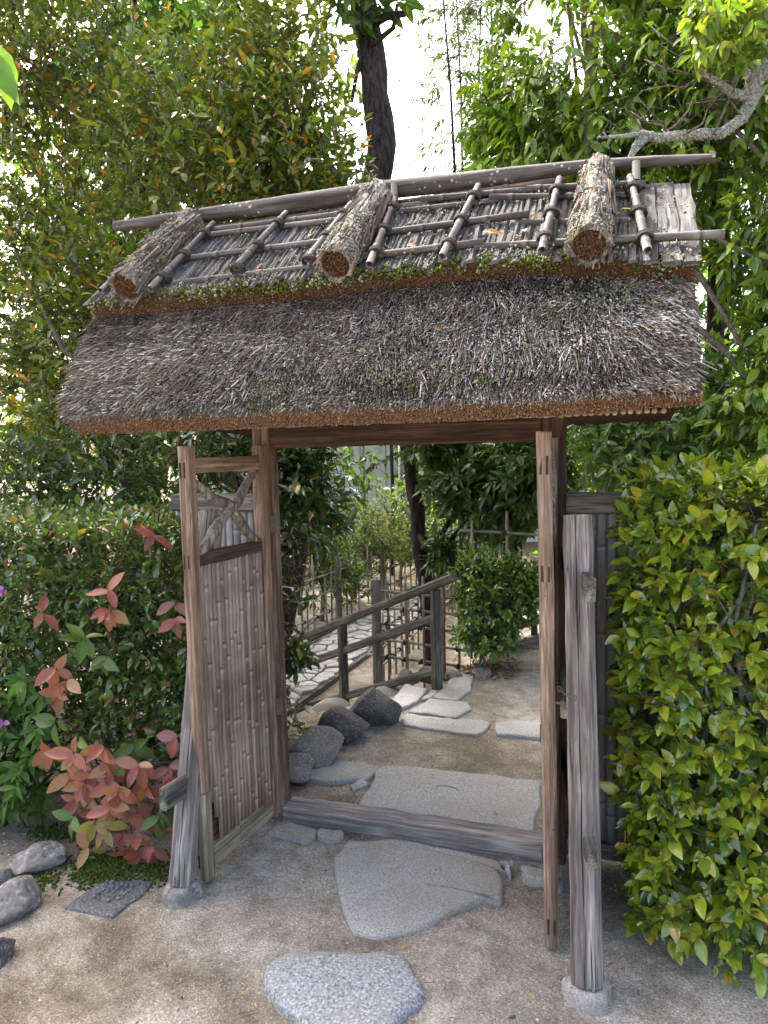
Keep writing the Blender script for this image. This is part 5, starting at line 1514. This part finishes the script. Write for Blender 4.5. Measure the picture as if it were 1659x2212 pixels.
# bulk woodland behind everything
def wood_mass():
    rng = np.random.default_rng(51)
    spec = [(-6.8, 6.0, 3.8, 2.0), (-4.6, 9.0, 3.2, 2.2), (-2.6, 12.5, 3.4, 2.4), (.6, 10.5, 3.0, 2.2), (2.5, 7.2, 4.4, 1.8), (4.6, 5.0, 3.0, 1.8), (4.4, 8.5, 4.2, 2.2), (-8.5, 10., 4., 2.6), (1.5, 14., 3.4, 2.5), (2.0, 4.6, 1.6, 1.1), (-.2, 8.6, 2.2, 1.5), (3.3, 3.4, 1.5, 1.0)]
    nm = ('broad dark tree far off behind the left hedge', 'tall dark tree behind the hanging-leaf tree', 'distant tree behind the twiggy shrubs', 'distant tree behind the slanting trunk', 'dark tree behind the fresh green tree', 'dark tree at the far right border', 'tall tree high behind the fresh green tree', 'farthest tree at the left border', 'farthest tree behind the pale wall', 'low dark tree behind the wing fence', 'low tree behind the lattice fences', 'low dark tree behind the camellia hedge')
    for j, (x, y, z, r) in enumerate(spec):
        tall = [((x, y, z), (r, r * .8, z * .75), 3), ((x + .5 * r, y - .3, z * .55), (r * .8, r * .6, z * .5), 1.5), ((x - .5 * r, y - .3, z * .5), (r * .8, r * .6, z * .5), 1.5)]
        if j in (3, 2, 8): tall = [((x, y, z * .62), (r, r * .8, z * .42), 3)]
        tree('woodland_tree', nm[j], 'tree', (x, y, LOW), [(x, y, LOW - .1), (x, y, z * .5), (x + .1, y, z)], tall, 780 if r > 1.6 else 520, G_DEEP if j % 3 else G_FRESH, (.14, .21), .45, 8, 'leaf_soft', 'bark', full=False, seed=240 + j, shell=.3, gap=-.1, gf=1.3, limb=.05, tr=(.12, .06), twig=.006, group='trees in the wood behind the garden')
wood_mass()

# ------------------------------------------------------------------ hedges
def hedge(name, label, pos_fn, n, cols, L, wr, m_, mat, seed, n_single, along=.07, spread=.8, hang=.05, base=(0, 0, 0), stems=(), twig=.0018, group=None, up=.3):
    rng = np.random.default_rng(seed)
    e = empty(name, base); tag(e, label, 'hedge', group)
    p, out = pos_fn(rng, n)
    d = out + np.array([[0, 0, up]]) + rng.normal(0, .38, p.shape); d /= np.linalg.norm(d, axis=1, keepdims=True)
    P, D, U = whorl(rng, p, d, m_, spread, 1., hang, along)
    N = len(P); LL = rng.uniform(L[0], L[1], N) * rng.uniform(.5, 1.15, N); C_ = palette(rng, N, cols)
    # the leaves that show largest become pieces of their own
    v = P - CAM; dist = np.linalg.norm(v, axis=1); f = v @ _f
    sx = np.abs((v @ _R) / f) < .53; sy = np.abs((v @ _U) / f) < .71
    outness = np.repeat(np.zeros(0), 0)
    score = LL / dist + .02 * (sx & sy) ; idx = np.argsort(-score)[:n_single]
    sel = np.zeros(N, bool); sel[idx] = True
    protos = []
    for k in range(14):
        vv, q, t, al, K = leaf_arrays(np.zeros((1, 3)), np.array([[0, 0, 1.]]), np.array([[0, 1., 0]]), np.ones(1), wr, 2, 900 + k)
        col = palette(np.random.default_rng(950 + k), 1, cols)
        c = np.concatenate([np.repeat(col, K, 0), al[:, None]], 1)
        me = np_mesh('leaf', vv.reshape(-1, 3), q, t, c, True); me.materials.append(M[mat]); protos.append(me)
    for k, i in enumerate(idx):
        link('leaf', protos[k % 14], None, e, frame_matrix(P[i], P[i] + D[i], U[i]) @ Matrix.Scale(LL[i], 4))
    r = ~sel
    leaves('foliage', P[r], D[r], U[r], LL[r], wr, C_[r], M[mat], e, 2 if seed == 301 else True, seed=seed)
    k = rng.permutation(len(p))[:1400]
    dd = -d[k] * .8 + rng.normal(0, .35, (len(k), 3)) - np.array([[0, 0, .25]]); dd /= np.linalg.norm(dd, axis=1, keepdims=True)
    prisms('twig', p[k], dd, rng.uniform(.08, .22, len(k)), np.full(len(k), twig), np.full((len(k), 3), .1), M['bark_twig'], e, 3, 1.5)
    if stems:
        mb = MB()
        for s in stems: mb.tube(s, list(np.linspace(.014, .005, len(s))), 7)
        mb.build('branch', M['bark_pale'], e, True)
    return e

def right_hedge(rng, n):
    # front face, rounded corner and left side of a clipped block
    x = 1.375 + rng.random(n) ** 1.15 * 1.35; z = .05 + rng.random(n) * 1.45
    dep = rng.random(n) ** 1.6 * .36
    bul = .05 * fbm(x * 1.3, z * 1.3, 61, 3.)
    yf = -.44 + .10 * np.clip((1.56 - x) / .2, 0, 1) ** 2 - bul + .10 * np.clip((z - 1.3) / .2, 0, 1) ** 2 + .06 * (x - 1.5)
    xs = x + bul * .4
    low = np.clip((.55 - z) / .45, 0, 1)
    xs = np.where(xs < 1.46, xs + .05 * low, xs)
    yf = yf - .10 * low * np.clip((x - 1.5) / .2, 0, 1)
    p = np.stack([xs, yf + dep, z], 1)
    o = np.stack([-.9 * np.clip((1.58 - x) / .15, 0, 1) + 0 * x, -np.ones(n), .9 * np.clip((z - 1.3) / .2, 0, 1)], 1)
    k = (noise3(p, 5, 5.) > -.75)
    k &= ~((dep > .2) & (rng.random(n) < .3))
    k &= ~((z < .3) & (rng.random(n) < .2))
    top = n // 9
    xt = 1.46 + rng.random(top) * 1.35; pt = np.stack([xt, -.4 + rng.random(top) * .6, 1.47 + .05 * fbm(xt, xt, 9, 5.) + rng.normal(0, .02, top)], 1)
    ot = np.tile(np.array([[0, -.3, 1.]]), (top, 1))
    return np.concatenate([p[k], pt]), np.concatenate([o[k], ot])
rs = random.Random(5)
stems = []
for k in range(14):
    x = 1.6 + k * .08; stems.append([(x, -.12, -.02), (x + rs.uniform(-.06, .06), -.15, .3), (x + rs.uniform(-.15, .1), -.25, .6), (x + rs.uniform(-.25, .2), -.33, 1.0), (x + rs.uniform(-.25, .2), -.3, 1.35)])
    stems.append([(x, -.15, .25), (x - .08, -.25, rs.uniform(.3, .8)), (x - .16 + rs.uniform(-.08, .1), -.38, rs.uniform(.3, 1.1))])
CAMELLIA = [(4, (.22, .28, .022)), (4, (.15, .225, .022)), (3, (.30, .32, .028)), (2.6, (.055, .105, .022)), (.7, (.30, .22, .03)), (.2, (.48, .45, .05))]
hedge('camellia_hedge', 'clipped camellia hedge with glossy yellow-green leaves at the right', right_hedge, 2500, CAMELLIA, (.048, .07), .50, 6, 'leaf_gloss', 301, 300, base=(1.9, -.3, 0), stems=stems, up=.15)

def left_hedge(rng, n):
    x = -2.6 + rng.random(n) ** .8 * 2.26; z = .16 + rng.random(n) * 1.16
    dep = np.where(rng.random(n) < .65, rng.random(n) ** 1.5 * .35, .3 + .45 * rng.random(n))
    yf = -.19 + (x + .436) * .28 - .06 * fbm(x, z, 63, 3.) + .16 * np.clip((z - 1.05) / .28, 0, 1) ** 2
    yf = np.maximum(yf, -.62)
    p = np.stack([x, yf + dep, z], 1)
    o = np.stack([.5 * np.clip((x + .6) / .2, 0, 1), -np.ones(n), .9 * np.clip((z - 1.0) / .25, 0, 1)], 1)
    k = (noise3(p, 15, 5.) > -.8) & ~((z < .4) & (x > -.75) & (rng.random(n) < .5))
    top = n // 5
    xt = -2.6 + rng.random(top) * 2.25; pt = np.stack([xt, -.35 + rng.random(top) * 1.0, 1.30 + .035 * fbm(xt, xt, 19, 5.) + rng.normal(0, .02, top) - .05 * np.clip((xt + .55) / .2, 0, 1)], 1)
    ot = np.tile(np.array([[0, -.3, 1.]]), (top, 1))
    return np.concatenate([p[k], pt]), np.concatenate([o[k], ot])
LEFTH = [(5, (.08, .14, .032)), (4, (.115, .185, .042)), (1.5, (.09, .135, .03)), (1.3, (.21, .12, .05)), (.25, (.36, .26, .03)), (1.5, (.03, .055, .02))]
hedge('mixed_hedge', 'dense mixed evergreen hedge left of the bamboo door', left_hedge, 3600, LEFTH, (.042, .064), .48, 6, 'leaf_gloss', 302, 300, base=(-1.4, 0, 0), along=.05, up=.25)
def back_left(rng, n):
    x = -3.2 + rng.random(n) * 2.9; z = .1 + rng.random(n) ** .8 * 1.65; y = .55 + rng.random(n) * .5
    p = np.stack([x, y - .1 * fbm(x, z, 65, 3.), z + .08 * fbm(x, y, 66, 3.)], 1)
    return p, np.tile(np.array([[0, -.8, .5]]), (n, 1))
hedge('tall_hedge', 'taller dull green hedge behind the mixed hedge', back_left, 1700, [(4, (.04, .065, .02)), (3, (.06, .09, .025)), (1, (.10, .12, .03)), (.3, (.2, .13, .03))], (.07, .10), .36, 6, 'leaf', 303, 60, base=(-1.7, .8, 0))

# azalea corner with purple flowers
def azalea():
    rng = np.random.default_rng(71)
    base = on_z(10, 1780); e = empty('azalea', (base[0], base[1], 0))
    p = np.array([at(rng.uniform(-70, 95), rng.uniform(1470, 1760), 3.0 + rng.normal(0, .05)) for _ in range(95)])
    d = np.tile(-_f[None], (len(p), 1)) + rng.normal(0, .5, p.shape); d /= np.linalg.norm(d, axis=1, keepdims=True)
    P, D, U = whorl(rng, p, d, 7, 1.2, 1., .45, .04)
    leaves('foliage', P, D, U, rng.uniform(.05, .085, len(P)), .36, palette(rng, len(P), [(3, (.10, .19, .03)), (3, (.075, .15, .025)), (1, (.05, .10, .02))]), M['leaf_soft'], e, True)
    mb = MB()
    for q in p[::6]: mb.tube([V((base[0], base[1], -.02)), (V((base[0], base[1], 0)) + q) / 2 + rng.normal(0, .04, 3), q], [.007, .005, .003], 6)
    mb.build('branch', M['bark_twig'], e, True)
    for (x, y, dp, n) in ((5, 1278, 2.98, 6), (-5, 1545, 2.95, 7), (8, 1560, 2.95, 5), (60, 1578, 2.98, 4), (305, 1245, 3.12, 5), (275, 1265, 3.1, 3)):
        c = at(x, y, dp)
        P = np.repeat(c[None], n, 0); D = -_f[None] * .7 + rng.normal(0, .8, (n, 3)); U = rng.normal(size=(n, 3))
        leaves('flower', P, D, U, rng.uniform(.028, .04, n), .62, palette(rng, n, [(1, (.38, .13, .42)), (1, (.48, .2, .5))]), M['petal'], e, True, kind=None, seed=int(x) + 99)
    tag(e, 'bright green azalea with purple flowers at the left border', 'shrub')
azalea()

# photinia with salmon young leaves hanging in front of the hedge
def photinia():
    rng = np.random.default_rng(72)
    base = on_z(235, 1770); e = empty('red_leaf_shrub', (base[0], base[1], 0))
    tag(e, 'shrub with salmon-red young leaves hanging before the mixed hedge', 'shrub')
    spots = [(215, 1612, 6, 0), (238, 1655, 5, 0), (160, 1628, 5, 0), (105, 1618, 4, 0), (300, 1655, 5, 0), (185, 1690, 5, 0), (262, 1705, 6, 0), (318, 1692, 5, 0), (365, 1655, 4, 1), (392, 1682, 3, 0), (238, 1742, 6, 0), (285, 1760, 5, 0), (300, 1800, 5, 0), (205, 1782, 4, 2), (190, 1835, 3, 2), (300, 1842, 5, 1), (330, 1828, 3, 1), (172, 1728, 4, 0), (240, 1690, 5, 0), (270, 1640, 4, 1), (150, 1670, 4, 0), (228, 1790, 4, 2),
             (130, 1492, 5, 0), (122, 1445, 4, 0), (150, 1470, 3, 0), (238, 1318, 6, 0), (236, 1278, 3, 0), (92, 1325, 4, 0), (378, 1340, 3, 1), (380, 1300, 2, 1), (330, 1160, 3, 1), (322, 1140, 2, 1), (385, 1590, 3, 1), (200, 1745, 4, 3), (255, 1780, 4, 3), (215, 1700, 4, 3), (270, 1735, 4, 3), (330, 1730, 3, 3), (210, 1665, 4, 1), (335, 1660, 4, 3), (310, 1730, 4, 3), (265, 1800, 4, 1), (320, 1770, 4, 1), (190, 1650, 4, 3), (280, 1830, 3, 0), (170, 1600, 4, 4), (290, 1610, 5, 4), (340, 1760, 4, 4), (160, 1760, 4, 4), (250, 1660, 4, 4), (120, 1560, 4, 4), (230, 1420, 5, 4), (180, 1380, 5, 4)]
    pal = [[(3, (.40, .13, .085)), (2, (.34, .14, .095)), (1.6, (.27, .095, .075)), (1, (.34, .18, .08))], [(1, (.30, .085, .065)), (1, (.22, .075, .07))], [(1, (.26, .22, .06)), (1, (.33, .20, .08))], [(1, (.16, .14, .05)), (1, (.22, .12, .07))], [(1, (.07, .13, .025)), (1, (.10, .16, .03))]]
    protos = {}
    for t in range(5):
        for k in range(6):
            vv, q, tt, al, K = leaf_arrays(np.zeros((1, 3)), np.array([[0, 0, 1.]]), np.array([[0, 1., 0]]), np.ones(1), .46, 2, 700 + t * 9 + k)
            c = np.concatenate([np.repeat(palette(np.random.default_rng(800 + t * 9 + k), 1, pal[t]), K, 0), al[:, None]], 1)
            me = np_mesh('leaf', vv.reshape(-1, 3), q, tt, c, True); me.materials.append(M['leaf_red']); protos[t, k] = me
    mb = MB()
    k = 0
    for (x, y, n, t) in spots:
        dp = 2.74 + rng.normal(0, .04) + (.12 if y < 1500 else 0) + (.1 if t == 3 else 0)
        c = at(x, y, dp)
        tw = unit(-_f * .75 + V((0, 0, -.1)) + rng.normal(0, .25, 3))
        root = V((base[0], base[1], -.02)) if y > 1550 else at(x + 12, y + 60, 3.2)
        mb.tube([root, root * .5 + c * .5 + V((0, .06, .12)), c - tw * .03, c], [.004, .003, .0025, .002], 6)
        a = unit(np.cross(tw, V((0, 0, 1)))); b = np.cross(tw, a); ph = rng.uniform(0, 6)
        for j in range(n):
            an = ph + j * 6.283 / n + rng.normal(0, .25)
            d = tw * rng.uniform(.05, .7) + (a * math.cos(an) + b * math.sin(an)) * 1.0 + V((0, 0, rng.uniform(-.9, -.2)))
            L = rng.uniform(.066, .104) * (.85 if t == 3 else 1)
            link('leaf', protos[t, k % 6], None, e, frame_matrix(c + rng.normal(0, .004, 3), c + d, tw * .9 + V((0, 0, .5)) + rng.normal(0, .2, 3)) @ Matrix.Scale(L, 4)); k += 1
    mb.build('stem', M['bark_twig'], e, True)
photinia()

# sprig hanging into the upper left corner close to the viewer
def near_sprig():
    rng = np.random.default_rng(73)
    a = at(-140, 60, 1.35); e = empty('overhanging_sprig', tuple(a))
    mb = MB(); q = [at(-900, -500, 1.9), at(-500, -250, 1.6), a, at(-40, 110, 1.3)]; mb.tube(q, [.012, .009, .005, .002], 7); mb.build('stem', M['bark_twig'], e, True)
    for j, (x, y, dx, dy, L) in enumerate(((-2, 95, 22, 140, .115), (-30, 115, 62, 90, .11), (-30, 100, -5, 120, .11))):
        c = at(x, y, 1.3); d = at(x + dx, y + dy, 1.28) - c
        leaves('leaf', c[None], d[None], (-_f + _R * .3)[None], np.array([L]), .42, np.array([[.12, .2, .03]]), M['leaf_soft'], e, True, kind=None, seed=j)
    tag(e, 'light green leaves of a near twig in the upper left corner', 'twig')
near_sprig()

# ------------------------------------------------------------------ moss, litter and fallen leaves
def moss():
    rng = np.random.default_rng(81); P, R_, C_ = [], [], []
    for (x, y, sx, sy, n) in ((225, 1880, 60, 38, 1500), (120, 1800, 60, 18, 350), (330, 1880, 50, 30, 500), (90, 1905, 40, 22, 200)):
        for k in range(n):
            c = on_z(x + rng.normal(0, sx * .55), y + rng.normal(0, sy * .55)); P.append(c + V((0, 0, rng.uniform(0, .008)))); R_.append(rng.uniform(.003, .008)); C_.append(np.array((.05, .07, .014)) * rng.uniform(.5, 1.5))
    o = blobs('moss', np.array(P), np.array(R_), np.array(C_), None); tag(o, 'dark green moss patch below the salmon leaves', 'moss', kind='stuff')
moss()
def pebbles():
    rng = np.random.default_rng(82); n = 5200
    x = rng.uniform(-1.3, 2.0, n); y = -1.5 + rng.random(n) * 3.2
    k = gz_at(x, y) > -.02; x, y = x[k], y[k]; n = len(x)
    p = np.stack([x, y, np.full(n, .002)], 1)
    c = np.where(rng.random((n, 1)) < .5, np.array([[.42, .40, .37]]), np.array([[.20, .175, .15]])) * rng.uniform(.6, 1.25, (n, 1))
    o = blobs('gravel', p, rng.uniform(.0018, .0048, n) * rng.uniform(.8, 1.2, n), c, None, stretch=(1, 1, .7)); tag(o, 'fine loose gravel strewn over the sand', 'gravel', kind='stuff')
pebbles()

def debris():
    rng = np.random.default_rng(84); n = 520
    x = rng.uniform(-1.3, 2.0, n); y = rng.uniform(-1.5, 1.6, n); k = gz_at(x, y) > -.02; x, y = x[k], y[k]; n = len(x)
    d = rng.normal(size=(n, 3)); d[:, 2] *= .06; d /= np.linalg.norm(d, axis=1, keepdims=True)
    o = prisms('twig_litter', np.stack([x, y, np.full(n, .005)], 1), d, rng.uniform(.006, .045, n), rng.uniform(.0006, .0016, n), np.array((.16, .11, .07)) * rng.uniform(.4, 1.6, (n, 1)), M['straw'], None, 3, .7)
    tag(o, 'tiny twigs and crumbs of leaf scattered on the sand', 'litter', kind='stuff')
debris()
def fallen():
    rng = np.random.default_rng(83)
    pal = {1: (.30, .15, .075), 2: (.46, .27, .11), 3: (.42, .42, .04), 4: (.07, .13, .025), 5: (.5, .30, .03)}
    desc = {1: 'brown dry leaf', 2: 'tan dry leaf', 3: 'yellow leaf', 4: 'small green leaf', 5: 'orange-yellow leaf'}
    def one(p, t, L, nrm, lb, grp):
        d = unit(np.cross(nrm, rng.normal(size=3)))
        v, q, tr, al, K = leaf_arrays(np.zeros((1, 3)), d[None], V(nrm)[None], np.array([L]), .34, True, int(rng.integers(1e6)))
        c = np.concatenate([np.repeat((np.array(pal[t]) * rng.uniform(.75, 1.2))[None], K, 0), al[:, None]], 1)
        o = link('fallen_leaf', np_mesh('fallen_leaf', v.reshape(-1, 3), q, tr, c, True), M['leaf_dry']); o.location = p
        tag(o, lb, 'leaf', grp)
    D = [(792, 1552, 3, .045, 'yellow leaf lying on the long slab', .032), (820, 1582, 5, .04, 'orange dry leaf near the foot of the dark boulders', .006), (744, 1630, 2, .03, 'tan leaf on the sand below the brown boulder', .006), (690, 1668, 2, .035, 'tan leaf on the light flat slab', .04), (640, 1690, 4, .05, 'pale green leaf by the gate post', .008),
         (930, 1672, 4, .02, 'tiny green leaf on the broad slab edge', .034), (1041, 1724, 4, .025, 'small green leaf on the broad granite slab', .034), (1062, 1752, 1, .045, 'thin brown leaf on the broad granite slab', .034), (1085, 1462, 3, .04, 'yellow-green leaf on the far sand', .006), (1060, 1575, 5, .03, 'orange leaf in the gap between two slabs', .012), (1070, 1482, 4, .025, 'small green leaf beside the far slabs', .006),
         (745, 1895, 2, .03, 'tan leaf stuck at the tip of the large stepping stone', .008), (881, 2042, 2, .03, 'tan leaf in front of the large stepping stone', .006), (975, 2118, 5, .045, 'long orange leaf right of the speckled stone', .006), (936, 2128, 5, .015, 'orange crumb of leaf right of the speckled stone', .006), (545, 1905, 2, .028, 'tan leaf on the sand by the repaired door foot', .006), (312, 1932, 3, .025, 'pale yellow leaf beside the drain stone', .006), (348, 1945, 4, .03, 'green leaf in front of the base stone', .006),
         (550, 2165, 5, .018, 'orange leaf scrap left of the speckled stone', .006), (512, 2185, 5, .015, 'orange leaf scrap near the bottom border', .006), (1150, 2145, 5, .018, 'yellow leaf scrap in front of the edge-on door', .006), (1375, 2120, 2, .03, 'tan leaf right of the worn base stone', .006), (1098, 2202, 4, .03, 'dark green leaf at the bottom border', .006), (862, 1590, 1, .03, 'brown leaf left of the oblong slab', .006), (1122, 1440, 1, .025, 'brown leaf on the far sand by the door edge', .006)]
    for x, y, t, L, lb, z in D: one(on_z(x, y, z), t, L, V((0, 0, 1)) + rng.normal(0, .15, 3), lb, 'fallen leaves on the ground')
    names = ['brown leaf on the ridge bark near the third lashing', 'brown leaf by the left bark roll', 'brown leaf caught between the middle lashings', 'curled brown leaf on the lowest bamboo pole', 'second curled leaf on the lowest bamboo pole', 'tan leaf under the upper bamboo pole', 'yellow leaf on the bark by the right bark roll', 'tan leaf by the right bark roll', 'tan leaf wedged at the lowest bamboo pole', 'pale leaf left on the bark cap', 'orange leaf in the middle of the thatch', 'brown leaf on the right part of the thatch', 'small tan leaf on the upper thatch']
    for (p, t), lb in zip(roof_leaf_spots(), names): one(p, t, rng.uniform(.04, .06), CAPN + rng.normal(0, .3, 3), lb, 'fallen leaves on the roof')
    # dry litter below the round shrub
    n = 420
    p = np.array([on_z(rng.uniform(940, 1120), rng.uniform(1405, 1470), 0) for _ in range(n)]); p[:, 2] = gz_at(p[:, 0], p[:, 1]) + rng.uniform(.004, .02, n)
    d = rng.normal(size=(n, 3)); d[:, 2] *= .2; u = np.tile(V((0, 0, 1)), (n, 1)) + rng.normal(0, .3, (n, 3))
    o = leaves('leaf_litter', p, d, u, rng.uniform(.03, .06, n), .4, palette(rng, n, [(2, (.22, .13, .07)), (2, (.30, .2, .11)), (1, (.12, .08, .05)), (.4, (.1, .13, .04))]), M['leaf_dry'], None, True)
    tag(o, 'brown leaf litter below the round shrub', 'leaf litter', kind='stuff')
fallen()
